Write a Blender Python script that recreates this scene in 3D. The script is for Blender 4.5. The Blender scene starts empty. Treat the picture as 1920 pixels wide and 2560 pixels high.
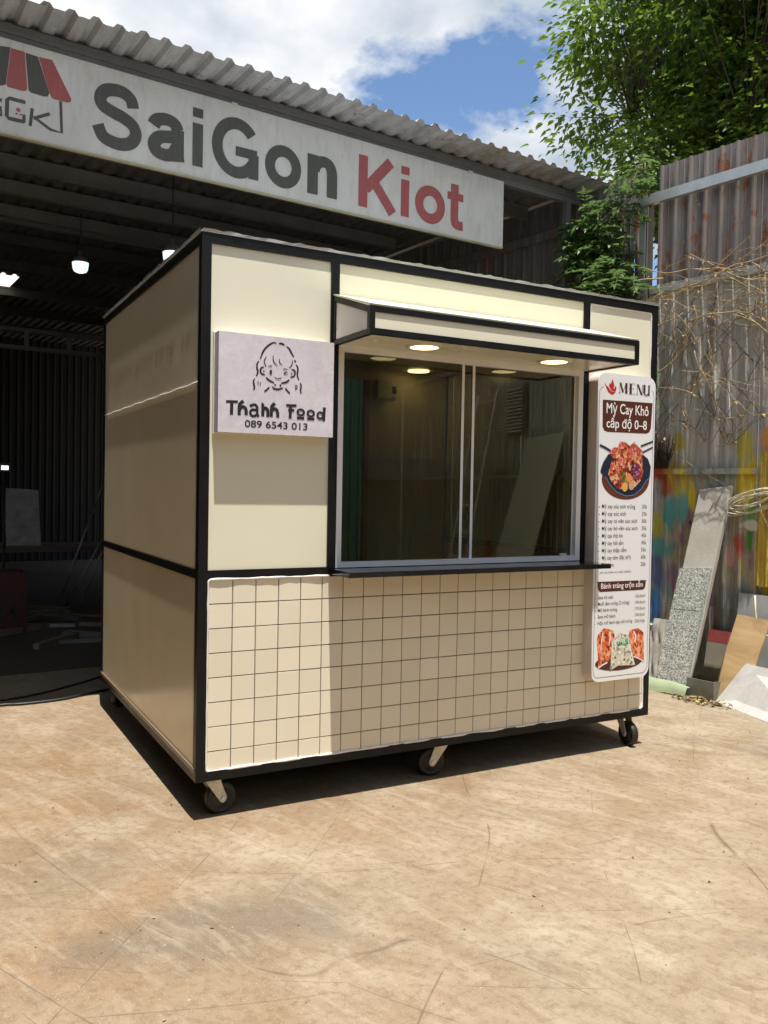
import bpy, math, random
from mathutils import Vector, Matrix
random.seed(7)
R = math.radians
sc = bpy.context.scene
C = sc.collection

# ------------------------------------------------------------------ camera
def set_camera():
    yaw, pitch, roll = 0.499388, -0.025716, 0.017952
    f = Vector((math.sin(yaw)*math.cos(pitch), math.cos(yaw)*math.cos(pitch), math.sin(pitch)))
    r = Vector((math.cos(yaw), -math.sin(yaw), 0)); u = r.cross(f)
    r2 = r*math.cos(roll)+u*math.sin(roll); u2 = u*math.cos(roll)-r*math.sin(roll)
    cam = bpy.data.cameras.new('camera'); o = bpy.data.objects.new('camera', cam); C.objects.link(o)
    m = Matrix((r2, u2, -f)).transposed().to_4x4(); m.translation = Vector((-0.97315, -3.32325, 1.35549))
    o.matrix_world = m
    cam.sensor_fit = 'HORIZONTAL'; cam.sensor_width = 36.0; cam.lens = 2125.96/1920*36
    cam.clip_start = 0.05; cam.clip_end = 2000
    sc.camera = o
set_camera()
SUN = Vector((-0.036, -0.235, 1.0)).normalized()       # direction towards the sun
ELEV = math.asin(SUN.z)

# ------------------------------------------------------------------ world: physical sky with broken cloud
def set_world():
    w = bpy.data.worlds.new('World'); sc.world = w; w.use_nodes = True
    nt = w.node_tree; nt.nodes.clear(); N = nt.nodes.new; L = nt.links.new
    out = N('ShaderNodeOutputWorld'); bg = N('ShaderNodeBackground'); mix = N('ShaderNodeMix'); mix.data_type = 'RGBA'
    sky = N('ShaderNodeTexSky'); sky.sky_type = 'NISHITA'; sky.sun_disc = False
    sky.sun_elevation = ELEV; sky.sun_rotation = math.atan2(SUN.x, SUN.y); sky.air_density = 1.0; sky.dust_density = 0.0; sky.ozone_density = 4.0
    tc = N('ShaderNodeTexCoord'); sep = N('ShaderNodeSeparateXYZ'); L(tc.outputs['Generated'], sep.inputs[0])
    add = N('ShaderNodeMath'); add.operation = 'ADD'; add.inputs[1].default_value = 0.35; L(sep.outputs['Z'], add.inputs[0])
    mx = N('ShaderNodeMath'); mx.operation = 'MAXIMUM'; mx.inputs[1].default_value = 0.12; L(add.outputs[0], mx.inputs[0])
    dv = N('ShaderNodeVectorMath'); dv.operation = 'DIVIDE'; cmb = N('ShaderNodeCombineXYZ')
    for i in range(3): L(mx.outputs[0], cmb.inputs[i])
    L(tc.outputs['Generated'], dv.inputs[0]); L(cmb.outputs[0], dv.inputs[1])
    mp = N('ShaderNodeMapping'); mp.inputs['Location'].default_value = CLOUD_OFF; L(dv.outputs[0], mp.inputs[0])
    n1 = N('ShaderNodeTexNoise'); n1.inputs['Scale'].default_value = 2.6; n1.inputs['Detail'].default_value = 9; n1.inputs['Roughness'].default_value = 0.56
    n1.inputs['Distortion'].default_value = 0.25
    L(mp.outputs[0], n1.inputs['Vector'])
    rp = N('ShaderNodeValToRGB'); rp.color_ramp.elements[0].position = 0.432; rp.color_ramp.elements[1].position = 0.495
    L(n1.outputs['Fac'], rp.inputs[0])
    n2 = N('ShaderNodeTexNoise'); n2.inputs['Scale'].default_value = 3.1; n2.inputs['Detail'].default_value = 6; L(mp.outputs[0], n2.inputs['Vector'])
    cr = N('ShaderNodeValToRGB'); e = cr.color_ramp.elements
    e[0].position = 0.40; e[0].color = (1.0, 1.0, 1.0, 1); e[1].position = 0.62; e[1].color = (0.44, 0.51, 0.60, 1)
    L(n2.outputs['Fac'], cr.inputs[0])
    sm = N('ShaderNodeVectorMath'); sm.operation = 'SCALE'; sm.inputs['Scale'].default_value = 0.82; L(cr.outputs[0], sm.inputs[0])
    ss = N('ShaderNodeVectorMath'); ss.operation = 'SCALE'; ss.inputs['Scale'].default_value = 0.115; L(sky.outputs[0], ss.inputs[0])
    L(rp.outputs[0], mix.inputs['Factor']); L(ss.outputs[0], mix.inputs['A']); L(sm.outputs[0], mix.inputs['B'])
    L(mix.outputs['Result'], bg.inputs['Color']); bg.inputs['Strength'].default_value = 1.0
    L(bg.outputs[0], out.inputs[0])
CLOUD_OFF = (1.16, 5.88, 0.0)
set_world()

sl = bpy.data.lights.new('sun', 'SUN'); so = bpy.data.objects.new('sun', sl); C.objects.link(so)
sl.energy = 5.0; sl.angle = R(0.53); sl.color = (1.0, 0.955, 0.88)
so.rotation_euler = SUN.to_track_quat('Z', 'Y').to_euler(); so.location = (0, 0, 30)

vs = sc.view_settings; vs.view_transform = 'Standard'; vs.look = 'None'; vs.gamma = 1; vs.use_curve_mapping = False; vs.exposure = 0.52
sc.cycles.use_denoising = True
sc.cycles.max_bounces = 6; sc.cycles.diffuse_bounces = 4; sc.cycles.glossy_bounces = 3; sc.cycles.transmission_bounces = 4; sc.cycles.transparent_max_bounces = 10; sc.cycles.use_adaptive_sampling = True; sc.cycles.adaptive_threshold = 0.02; sc.cycles.caustics_reflective = False; sc.cycles.caustics_refractive = False

# ------------------------------------------------------------------ material helpers
MATS = {}
class NT:
    def __init__(s, name):
        s.m = bpy.data.materials.new(name); s.m.use_nodes = True; s.t = s.m.node_tree
        s.b = s.t.nodes['Principled BSDF']; s.out = s.t.nodes['Material Output']
    def n(s, typ, **kw):
        x = s.t.nodes.new(typ)
        for k, v in kw.items():
            if k in x.inputs: x.inputs[k].default_value = v
            else: setattr(x, k, v)
        return x
    def l(s, a, b): s.t.links.new(a, b)
    def noise(s, vec, scale, detail=4, rough=.55, dist=0):
        x = s.n('ShaderNodeTexNoise'); x.inputs['Scale'].default_value = scale; x.inputs['Detail'].default_value = detail
        x.inputs['Roughness'].default_value = rough; x.inputs['Distortion'].default_value = dist
        if vec is not None: s.l(vec, x.inputs['Vector'])
        return x.outputs['Fac']
    def ramp(s, fac, *stops, interp='LINEAR'):
        x = s.n('ShaderNodeValToRGB'); cr = x.color_ramp; cr.interpolation = interp
        while len(cr.elements) < len(stops): cr.elements.new(.5)
        for e, (p, c) in zip(cr.elements, stops):
            e.position = p; e.color = (c, c, c, 1) if not isinstance(c, (tuple, list)) else (*c[:3], 1)
        s.l(fac, x.inputs[0]); return x.outputs[0]
    def mix(s, fac, a, b, blend='MIX'):
        x = s.n('ShaderNodeMix'); x.data_type = 'RGBA'; x.blend_type = blend
        for k, v in (('Factor', fac), ('A', a), ('B', b)):
            if isinstance(v, (int, float)): x.inputs[k].default_value = v
            elif isinstance(v, (tuple, list)): x.inputs[k].default_value = (*v[:3], 1)
            else: s.l(v, x.inputs[k])
        return x.outputs['Result']
    def math(s, op, a, b=0.0, c=None):
        x = s.n('ShaderNodeMath'); x.operation = op
        for i, v in enumerate((a, b, c)):
            if v is None: continue
            if isinstance(v, (int, float)): x.inputs[i].default_value = v
            else: s.l(v, x.inputs[i])
        return x.outputs[0]
    def mapping(s, vec, scale=(1, 1, 1), loc=(0, 0, 0), rot=(0, 0, 0)):
        if any(rot):
            r = s.n('ShaderNodeMapping'); r.inputs['Rotation'].default_value = rot; s.l(vec, r.inputs[0]); vec = r.outputs[0]
        x = s.n('ShaderNodeMapping'); x.inputs['Scale'].default_value = scale; x.inputs['Location'].default_value = loc
        s.l(vec, x.inputs[0]); return x.outputs[0]
    def obj(s): return s.n('ShaderNodeTexCoord').outputs['Object']
    def pos(s): return s.n('ShaderNodeNewGeometry').outputs['Position']
    def rnd(s): return s.n('ShaderNodeObjectInfo').outputs['Random']
    def island(s): return s.n('ShaderNodeNewGeometry').outputs['Random Per Island']
    def bump(s, h, strength=.2, dist=.01):
        x = s.n('ShaderNodeBump'); x.inputs['Strength'].default_value = strength; x.inputs['Distance'].default_value = dist
        s.l(h, x.inputs['Height']); s.l(x.outputs[0], s.b.inputs['Normal'])
    def col(s, v):
        if isinstance(v, (tuple, list)): s.b.inputs['Base Color'].default_value = (*v[:3], 1)
        else: s.l(v, s.b.inputs['Base Color'])
    def rough(s, v):
        if isinstance(v, (int, float)): s.b.inputs['Roughness'].default_value = v
        else: s.l(v, s.b.inputs['Roughness'])

def pm(name, c, rough=.6, var=.12, scale=6, metal=0, bump=0, spec=.5, bscale=None, prnd=0, fine=.0):
    if name in MATS: return MATS[name]
    t = NT(name); p = t.pos()
    lo = tuple(x*(1-var) for x in c); hi = tuple(min(1, x*(1+var)) for x in c)
    n = t.noise(p, scale, 6, .6)
    col = t.ramp(n, (.3, lo), (.7, hi))
    if fine: col = t.mix(t.ramp(t.noise(p, scale*22, 3), (.35, 1), (.62, 0)), col, tuple(x*(1-fine) for x in c))
    if prnd: col = t.mix(prnd, col, t.mix(t.rnd(), tuple(x*.8 for x in c), tuple(min(1, x*1.15) for x in c)))
    t.col(col)
    t.rough(t.ramp(n, (.3, max(0, rough-.07)), (.7, min(1, rough+.07))))
    t.b.inputs['Metallic'].default_value = metal; t.b.inputs['Specular IOR Level'].default_value = spec
    if bump: t.bump(t.noise(p, bscale or scale*8, 4), bump, .004)
    MATS[name] = t.m; return t.m

def flat(name, c, rough=.5, emit=0):
    if name in MATS: return MATS[name]
    t = NT(name); t.col(t.mix(t.ramp(t.noise(t.pos(), 30, 3), (.3, 0), (.7, 1)), tuple(x*.94 for x in c), c)); t.rough(rough)
    if emit:
        t.b.inputs['Emission Color'].default_value = (*c, 1); t.b.inputs['Emission Strength'].default_value = emit
    MATS[name] = t.m; return t.m

# ------------------------------------------------------------------ mesh helpers
class MB:
    def __init__(s): s.v = []; s.f = []; s.s = []
    def add(s, vs, fs, smooth=False, M=None):
        o = len(s.v)
        s.v += [tuple(M @ Vector(p)) if M else tuple(p) for p in vs]
        for f in fs: s.f.append(tuple(i+o for i in f)); s.s.append(smooth)
        return s
    def box(s, a, b, M=None):
        (x0, y0, z0), (x1, y1, z1) = a, b
        x0, x1 = min(x0, x1), max(x0, x1); y0, y1 = min(y0, y1), max(y0, y1); z0, z1 = min(z0, z1), max(z0, z1)
        return s.add([(x0,y0,z0),(x1,y0,z0),(x1,y1,z0),(x0,y1,z0),(x0,y0,z1),(x1,y0,z1),(x1,y1,z1),(x0,y1,z1)],
              [(0,3,2,1),(4,5,6,7),(0,1,5,4),(1,2,6,5),(2,3,7,6),(3,0,4,7)], False, M)
    def prism(s, pts, y0, y1, M=None):            # polygon in x,z extruded along y
        n = len(pts); a = sum(pts[i][0]*pts[(i+1) % n][1]-pts[(i+1) % n][0]*pts[i][1] for i in range(n))
        if a < 0: pts = pts[::-1]
        vs = [(x, y0, z) for x, z in pts]+[(x, y1, z) for x, z in pts]
        fs = [tuple(range(n)), tuple(range(2*n-1, n-1, -1))]+[((i+1) % n, i, n+i, n+(i+1) % n) for i in range(n)]
        return s.add(vs, fs, False, M)
    def poly(s, pts, y):                           # flat print facing -y
        n = len(pts); a = sum(pts[i][0]*pts[(i+1) % n][1]-pts[(i+1) % n][0]*pts[i][1] for i in range(n))
        if a < 0: pts = pts[::-1]
        return s.add([(x, y, z) for x, z in pts], [tuple(range(n))])
    def ribbon(s, pts, w, y, taper=False):         # flat painted stroke facing -y
        P = [Vector(p) for p in pts]; n = len(P); vs = []
        for i in range(n):
            d = (P[min(i+1, n-1)]-P[max(i-1, 0)]).normalized(); q = Vector((-d.y, d.x))
            k = w*.5*(1 if not taper else .45+.55*math.sin(math.pi*min(max((i+.6)/(n+.2), 0), 1)))
            vs += [(P[i].x+q.x*k, y, P[i].y+q.y*k), (P[i].x-q.x*k, y, P[i].y-q.y*k)]
        return s.add(vs, [(2*i, 2*i+1, 2*i+3, 2*i+2) for i in range(n-1)])
    def ellipse(s, cx, cz, rx, rz, y, n=28, inner=0):
        if inner:
            vs = []
            for i in range(n):
                a = 2*math.pi*i/n; c, q = math.cos(a), math.sin(a)
                vs += [(cx+rx*c, y, cz+rz*q), (cx+rx*inner*c, y, cz+rz*inner*q)]
            return s.add(vs, [(2*i, (2*i+2) % (2*n), (2*i+3) % (2*n), 2*i+1) for i in range(n)])
        return s.poly([(cx+rx*math.cos(2*math.pi*i/n), cz+rz*math.sin(2*math.pi*i/n)) for i in range(n)], y)
    def tube(s, path, r, n=6, M=None, cap=True):
        P = [Vector(p) for p in path]; rs = r if isinstance(r, (list, tuple)) else [r]*len(P)
        vs = []; up = None
        for i, p in enumerate(P):
            d = (P[min(i+1, len(P)-1)]-P[max(i-1, 0)])
            d = d.normalized() if d.length > 1e-9 else Vector((0, 0, 1))
            if up is None: up = d.orthogonal().normalized()
            up = (up-d*up.dot(d)); up = up.normalized() if up.length > 1e-6 else d.orthogonal().normalized()
            q = d.cross(up)
            for k in range(n):
                a = 2*math.pi*k/n; vs.append(p+(up*math.cos(a)+q*math.sin(a))*rs[i])
        m = len(P)
        fs = [(i*n+k, i*n+(k+1) % n, (i+1)*n+(k+1) % n, (i+1)*n+k) for i in range(m-1) for k in range(n)]
        if cap: fs += [tuple(range(n-1, -1, -1)), tuple(range((m-1)*n, m*n))]
        return s.add(vs, fs, True, M)
    def lathe(s, prof, n=24, M=None, smooth=True, cap=True):  # (r, z) about z
        vs = []
        for r, z in prof:
            for k in range(n):
                a = 2*math.pi*k/n; vs.append((r*math.cos(a), r*math.sin(a), z))
        m = len(prof); fs = [(i*n+k, i*n+(k+1) % n, (i+1)*n+(k+1) % n, (i+1)*n+k) for i in range(m-1) for k in range(n)]
        if cap and prof[0][0] > 1e-6: fs.append(tuple(range(n-1, -1, -1)))
        if cap and prof[-1][0] > 1e-6: fs.append(tuple(range((m-1)*n, m*n)))
        return s.add(vs, fs, smooth, M)
    def panel(s, bl, br, tr, tl, th=.012):          # board given by the four corners of its front face
        q = [Vector(p) for p in (bl, br, tr, tl)]
        n = (q[1]-q[0]).cross(q[3]-q[0]).normalized()*th
        vs = q+[p-n for p in q]
        return s.add(vs, [(0,1,2,3),(7,6,5,4),(1,0,4,5),(2,1,5,6),(3,2,6,7),(0,3,7,4)])
    def leaf(s, p, d, up, L, W, fold=.25):
        d = d.normalized(); q = d.cross(up); q = q.normalized() if q.length > 1e-5 else d.orthogonal().normalized(); u = q.cross(d)
        b = p; t = p+d*L-u*L*.12; l = p+d*L*.42+q*W*.5+u*W*fold; r = p+d*L*.42-q*W*.5+u*W*fold
        return s.add([b, l, t, r], [(0, 2, 1), (0, 3, 2)])
    def mesh(s, name):
        me = bpy.data.meshes.new(name); me.from_pydata(s.v, [], s.f); me.polygons.foreach_set('use_smooth', s.s); me.update(); return me

def obj(name, mb, mat, parent=None, loc=None, kind=None):
    me = mb.mesh(name) if isinstance(mb, MB) else mb
    if mat is not None and not me.materials: me.materials.append(mat)
    o = bpy.data.objects.new(name, me); C.objects.link(o); o.parent = parent
    if loc: o.location = loc
    if kind: o['kind'] = kind
    return o
def tag(o, label, cat, group=None):
    o['label'] = label; o['category'] = cat
    if group: o['group'] = group
    return o
def thing(name, label, cat, loc=(0, 0, 0), rotz=0, group=None):
    o = bpy.data.objects.new(name, None); C.objects.link(o); o.location = loc; o.rotation_euler = (0, 0, rotz)
    o.empty_display_size = .1
    return tag(o, label, cat, group)
def box(name, a, b, mat, parent): return obj(name, MB().box(a, b), mat, parent)
_tc = {}
def text_mesh(s, bold=0.0):
    if (s, bold) in _tc: return _tc[(s, bold)]
    cu = bpy.data.curves.new('lettering', 'FONT'); cu.body = s; cu.size = 1; cu.offset = bold; cu.resolution_u = 6
    ob = bpy.data.objects.new('lettering', cu); C.objects.link(ob)
    dg = bpy.context.evaluated_depsgraph_get(); dg.update()
    me = bpy.data.meshes.new_from_object(ob.evaluated_get(dg)); vs = [(v.co.x, v.co.y) for v in me.vertices]; fs = [tuple(p.vertices) for p in me.polygons]
    bpy.data.objects.remove(ob); bpy.data.curves.remove(cu); bpy.data.meshes.remove(me)
    _tc[(s, bold)] = (vs, fs); return vs, fs
def text(name, s, x0, z0, width, size, y, mat, parent, bold=0.0, right=False):
    """flat lettering facing -y: left end x0 (or right end), baseline z0, given width and font size"""
    vs, fs = text_mesh(s, bold)
    a = min(v[0] for v in vs); b = max(v[0] for v in vs); k = width/(b-a) if width else size
    if right: x0 = x0-(b-a)*k
    mb = MB().add([(x0+(v[0]-a)*k, y, z0+v[1]*size) for v in vs], fs)
    return obj(name, mb, mat, parent)

# ------------------------------------------------------------------ materials
def m_ground():
    t = NT('yard_concrete'); p = t.pos()
    big = t.noise(p, .42, 4, .6, .5); mid = t.noise(p, 1.9, 7, .66, .7); fine = t.noise(p, 26, 4, .72); grit = t.noise(p, 190, 1, .6)
    c = t.ramp(big, (.36, (.222, .156, .092)), (.5, (.268, .203, .130)), (.64, (.285, .233, .162)))
    c = t.mix(t.ramp(mid, (.46, 0), (.64, .7)), c, (.37, .315, .232))
    # red dust blown against the left end of the yard
    d = t.n('ShaderNodeVectorMath', operation='DISTANCE'); t.l(p, d.inputs[0]); d.inputs[1].default_value = (-1.2, .3, 0)
    dust = t.math('MULTIPLY', t.ramp(t.math('DIVIDE', d.outputs['Value'], 5.0), (.12, 1), (.75, .12)), t.ramp(t.noise(t.mapping(p, (1, 2.2, 1), (5, 9, 0), (0, 0, R(-28))), .9, 7, .62, .8), (.36, 0), (.62, .85)))
    c = t.mix(dust, c, (.250, .148, .074))
    c = t.mix(t.ramp(t.noise(t.mapping(p, (.7, 3.4, 1), (2, 5, 0), (0, 0, R(32))), .8, 8, .66, .5), (.53, 0), (.68, .65)), c, (.19, .125, .070))
    c = t.mix(t.ramp(t.noise(t.mapping(p, (1, 1.6, 1), (15.4, 3, 0), (0, 0, R(40))), .8, 4, .62, .4), (.56, 0), (.72, .6)), c, (.135, .115, .088))
    trow = t.noise(t.mapping(p, (.9, 4.2, 1), (3, 1, 0), (0, 0, R(70))), 2.6, 9, .74, .9)
    c = t.mix(t.ramp(trow, (.50, 0), (.66, .5)), c, (.40, .338, .248))
    c = t.mix(t.ramp(trow, (.32, .5), (.46, 0)), c, (.185, .128, .076))
    c = t.mix(t.ramp(fine, (.32, .55), (.52, 0)), c, (.145, .095, .053))
    c = t.mix(t.ramp(grit, (.67, 0), (.73, .6)), c, (.55, .48, .39)); c = t.mix(t.ramp(grit, (.25, .65), (.32, 0)), c, (.085, .056, .035))
    sc_all = None; brk = t.noise(p, 1.5, 2, .6)
    for i, (ang, freq, wgt, b0) in enumerate(((27, 2.3, .75, .45), (-47, 1.9, .8, .49), (62, 1.7, .7, .40), (74, 2.9, .6, .53), (8, 1.5, .6, .36))):
        v = t.mapping(p, (1, 1, 1), (3.1*i, 7.7*i, 0), (0, 0, R(ang)))
        sv = t.n('ShaderNodeSeparateXYZ'); t.l(v, sv.inputs[0])
        f_ = t.math('FRACT', t.math('ADD', t.math('MULTIPLY', sv.outputs[1], freq), t.math('MULTIPLY', t.noise(t.mapping(v, (.35, 1.1, 1)), 1.0, 1, .4), 2.1)))
        q = t.math('ABSOLUTE', t.math('SUBTRACT', f_, .5))
        line = t.math('MULTIPLY', t.ramp(q, (0, wgt), (.0055, 0)), t.ramp(brk, (b0, 0), (b0+.03, 1), (b0+.10, .8), (b0+.14, 0)))
        sc_all = line if sc_all is None else t.math('MAXIMUM', sc_all, line)
    c = t.mix(sc_all, c, (.085, .05, .027))
    t.col(c); t.rough(t.ramp(mid, (.3, .6), (.7, .85)))
    t.bump(t.math('ADD', t.math('MULTIPLY', fine, .5), t.math('MULTIPLY', trow, .8)), .35, .006)
    return t.m

def m_galv(name, base=(.40, .40, .38), rust=.25, stain=.5, metal=.35, rough=.5, rust_lo=.56):
    t = NT(name); p = t.pos()
    c = t.ramp(t.noise(t.mapping(p, (5, 5, .9)), 2.2, 6, .6), (.3, tuple(x*.72 for x in base)), (.7, tuple(x*1.15 for x in base)))
    st = t.ramp(t.noise(t.mapping(p, (22, 22, .5)), 1.0, 6, .65), (.50, 0), (.66, stain))
    c = t.mix(st, c, tuple(x*.45 for x in base))
    c = t.mix(t.ramp(t.noise(t.mapping(p, (14, 14, .8), (3, 4, 5)), 1.4, 5, .6), (.56, 0), (.7, .5)), c, tuple(min(1, x*1.7) for x in base))
    rn = t.noise(t.mapping(p, (3.2, 3.2, 1.6), (9, 2, 1)), 2.2, 9, .72, .4)
    c = t.mix(t.ramp(rn, (rust_lo, 0), (rust_lo+.06, min(1, rust*3))), c, t.ramp(t.noise(p, 30, 4), (.3, (.16, .055, .025)), (.7, (.30, .12, .05))))
    c = t.mix(t.ramp(t.noise(p, 70, 2), (.70, 0), (.74, .8)), c, (.06, .05, .045))
    t.col(c); t.b.inputs['Metallic'].default_value = metal
    t.rough(t.ramp(rn, (.4, rough), (.65, .85))); t.bump(t.noise(p, 18, 4), .12, .01)
    return t.m

TH = R(9.3)                     # heading of the corrugated fence against the kiosk side
P0 = Vector((4.0, .6, 0)); ES = Vector((math.sin(TH), -math.cos(TH), 0)); EN = Vector((math.cos(TH), math.sin(TH), 0))
def m_paintfence():
    t = NT('spray_painted_sheet'); p = t.pos()
    base = (.52, .51, .465)
    c = t.ramp(t.noise(t.mapping(p, (5, 5, .9)), 2.2, 6, .6), (.3, tuple(x*.75 for x in base)), (.7, tuple(x*1.15 for x in base)))
    c = t.mix(t.ramp(t.noise(t.mapping(p, (24, 24, .45)), 1.0, 6, .65), (.52, 0), (.68, .5)), c, (.24, .22, .185))
    c = t.mix(t.ramp(t.noise(t.mapping(p, (17, 17, .6), (3, 4, 5)), 1.2, 5, .6), (.52, 0), (.64, .8)), c, (.80, .79, .74))
    ds = t.n('ShaderNodeVectorMath', operation='DOT_PRODUCT'); t.l(p, ds.inputs[0]); ds.inputs[1].default_value = ES
    s_ = t.math('SUBTRACT', ds.outputs['Value'], P0.dot(ES))
    sp = t.n('ShaderNodeSeparateXYZ'); t.l(p, sp.inputs[0])
    w1 = t.math('MULTIPLY', t.math('SUBTRACT', t.noise(t.mapping(p, (13, 13, 3.2)), 1, 6, .66), .5), 2.4)
    zmask = t.ramp(t.math('MULTIPLY', t.math('ADD', sp.outputs['Z'], t.math('MULTIPLY', w1, .12)), .5), (.70, .75), (.90, 0))
    hue = t.noise(t.mapping(p, (7, 7, 2.6), (4, 4, 4)), 1, 3, .55)
    wash = t.ramp(hue, (.36, (.07, .20, .22)), (.43, (.30, .31, .28)), (.50, (.42, .40, .36)), (.56, (.46, .33, .06)), (.60, (.38, .34, .30)), (.66, (.32, .12, .12)), (.72, (.16, .15, .22)))
    c = t.mix(zmask, c, wash)
    blobs = [(-.70,1.56,.10,.10,(.36,.05,.03)),(-.58,1.50,.05,.16,(.45,.30,.02)),(-.64,1.40,.05,.09,(.34,.07,.03)),(-.50,1.40,.05,.20,(.55,.42,.03)),
        (-.60,1.22,.10,.15,(.06,.29,.28)),(-.49,1.28,.05,.12,(.10,.36,.36)),(-.70,1.12,.06,.12,(.36,.34,.03)),(-.66,.96,.14,.10,(.08,.28,.27)),(-.42,1.33,.04,.14,(.62,.48,.03)),
        (-.70,.80,.09,.14,(.07,.10,.22)),(-.56,.76,.07,.14,(.20,.13,.17)),(-.70,.5,.05,.16,(.06,.20,.42)),(-.52,.6,.03,.16,(.42,.16,.22)),(-.43,1.16,.022,.03,(.02,.02,.02)),
        (.00,1.46,.08,.18,(.60,.45,.02)),(-.05,1.33,.05,.14,(.56,.42,.03)),(.04,1.24,.05,.10,(.12,.30,.05)),(.02,1.05,.035,.10,(.04,.22,.02)),(-.06,1.03,.05,.12,(.50,.08,.05)),(-.10,.95,.04,.1,(.55,.30,.28)),
        (.12,1.14,.035,.10,(.05,.05,.06)),(.14,.92,.07,.22,(.62,.44,.02)),(.03,1.16,.10,.04,(.66,.66,.63)),(-.55,1.75,.08,.10,(.42,.36,.06)),(-.03,1.70,.06,.12,(.42,.38,.05)),(.13,1.75,.05,.14,(.55,.25,.04))]
    rr = random.Random(3)
    for k in range(9):
        blobs.append((.4+k*.62+rr.random()*.3, .6+rr.random()*.9, .14, .2, rr.choice(((.58,.42,.03),(.08,.30,.28),(.40,.07,.04),(.1,.25,.05)))))
    for (bs, bz, rs, rz, col) in blobs:
        a = t.math('DIVIDE', t.math('SUBTRACT', s_, bs), rs); b = t.math('DIVIDE', t.math('SUBTRACT', sp.outputs['Z'], bz), rz)
        d = t.math('ADD', t.math('SQRT', t.math('ADD', t.math('MULTIPLY', a, a), t.math('MULTIPLY', b, b))), w1)
        c = t.mix(t.ramp(d, (.62, .9), (1.12, 0)), c, tuple(min(.8, x*1.35) for x in col))
    c = t.mix(t.ramp(t.noise(t.mapping(p, (30, 30, .6), (1, 8, 5)), 1.0, 5, .6), (.54, 0), (.68, .45)), c, (.24, .22, .18))
    c = t.mix(t.ramp(t.noise(p, 75, 2), (.70, 0), (.74, .8)), c, (.05, .045, .04))
    t.col(c); t.rough(.45); t.b.inputs['Metallic'].default_value = 0; t.bump(t.noise(p, 18, 4), .12, .01)
    return t.m

def m_leaf(name, dark, mid, light, trans=.35):
    t = NT(name); r = t.island()
    c = t.ramp(r, (.0, dark), (.55, mid), (1.0, light))
    t.col(c); t.rough(.42); t.b.inputs['Specular IOR Level'].default_value = .4
    tr = t.n('ShaderNodeBsdfTranslucent'); t.l(t.mix(.5, c, tuple(min(1, x*2.2) for x in light)), tr.inputs['Color'])
    mx = t.n('ShaderNodeMixShader'); mx.inputs[0].default_value = trans
    t.l(t.b.outputs[0], mx.inputs[1]); t.l(tr.outputs[0], mx.inputs[2]); t.l(mx.outputs[0], t.out.inputs[0])
    return t.m

def m_glass(name, tint=(.80, .78, .66)):
    t = NT(name); t.t.nodes.remove(t.b)
    tr = t.n('ShaderNodeBsdfTransparent'); tr.inputs[0].default_value = (*tint, 1)
    gl = t.n('ShaderNodeBsdfGlossy'); gl.inputs['Roughness'].default_value = .012; gl.inputs['Color'].default_value = (.95, .97, .95, 1)
    fr = t.n('ShaderNodeFresnel'); fr.inputs['IOR'].default_value = 1.5
    mx = t.n('ShaderNodeMixShader'); t.l(fr.outputs[0], mx.inputs[0]); t.l(tr.outputs[0], mx.inputs[1]); t.l(gl.outputs[0], mx.inputs[2]); t.l(mx.outputs[0], t.out.inputs[0])
    return t.m

def m_panel(name, c, rough=.22, wav=.03):
    t = NT(name); p = t.pos()
    t.col(t.ramp(t.noise(p, 1.7, 4, .55), (.3, tuple(x*.96 for x in c)), (.7, c))); t.rough(t.ramp(t.noise(p, 5, 4), (.3, rough), (.7, rough+.08)))
    t.bump(t.noise(p, 2.2, 2, .4), wav, .05); return t.m

def m_granite():
    t = NT('speckled_granite'); p = t.obj()
    v = t.n('ShaderNodeTexVoronoi'); v.inputs['Scale'].default_value = 150; t.l(p, v.inputs['Vector'])
    sp = t.n('ShaderNodeSeparateColor'); t.l(v.outputs['Color'], sp.inputs[0])
    t.col(t.ramp(sp.outputs[0], (.0, (.12, .13, .12)), (.3, (.30, .32, .30)), (.65, (.50, .52, .49)), (1, (.80, .80, .76)))); t.rough(.4); return t.m

def m_wood(name, a, b, grain=(2, 40, 2)):
    t = NT(name); p = t.obj()
    n = t.noise(t.mapping(p, grain), 1.0, 7, .65, .8); big = t.noise(p, 6, 4)
    c = t.ramp(n, (.3, a), (.7, b)); c = t.mix(t.ramp(big, (.55, 0), (.75, .5)), c, tuple(x*.6 for x in a))
    t.col(c); t.rough(.75); t.bump(n, .1, .004); return t.m

def m_food(name, stops, scale=60, dist=1.5):
    t = NT(name); p = t.pos()
    v = t.n('ShaderNodeTexVoronoi'); v.inputs['Scale'].default_value = scale
    t.l(t.mapping(p, (1, 1, .7)), v.inputs['Vector']); sp = t.n('ShaderNodeSeparateColor'); t.l(v.outputs['Color'], sp.inputs[0])
    n = t.noise(p, scale*.8, 4, .6, dist); c = t.ramp(t.math('ADD', t.math('MULTIPLY', sp.outputs[0], .5), t.math('MULTIPLY', n, .5)), *stops)
    t.col(c); t.rough(.35); return t.m

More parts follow.
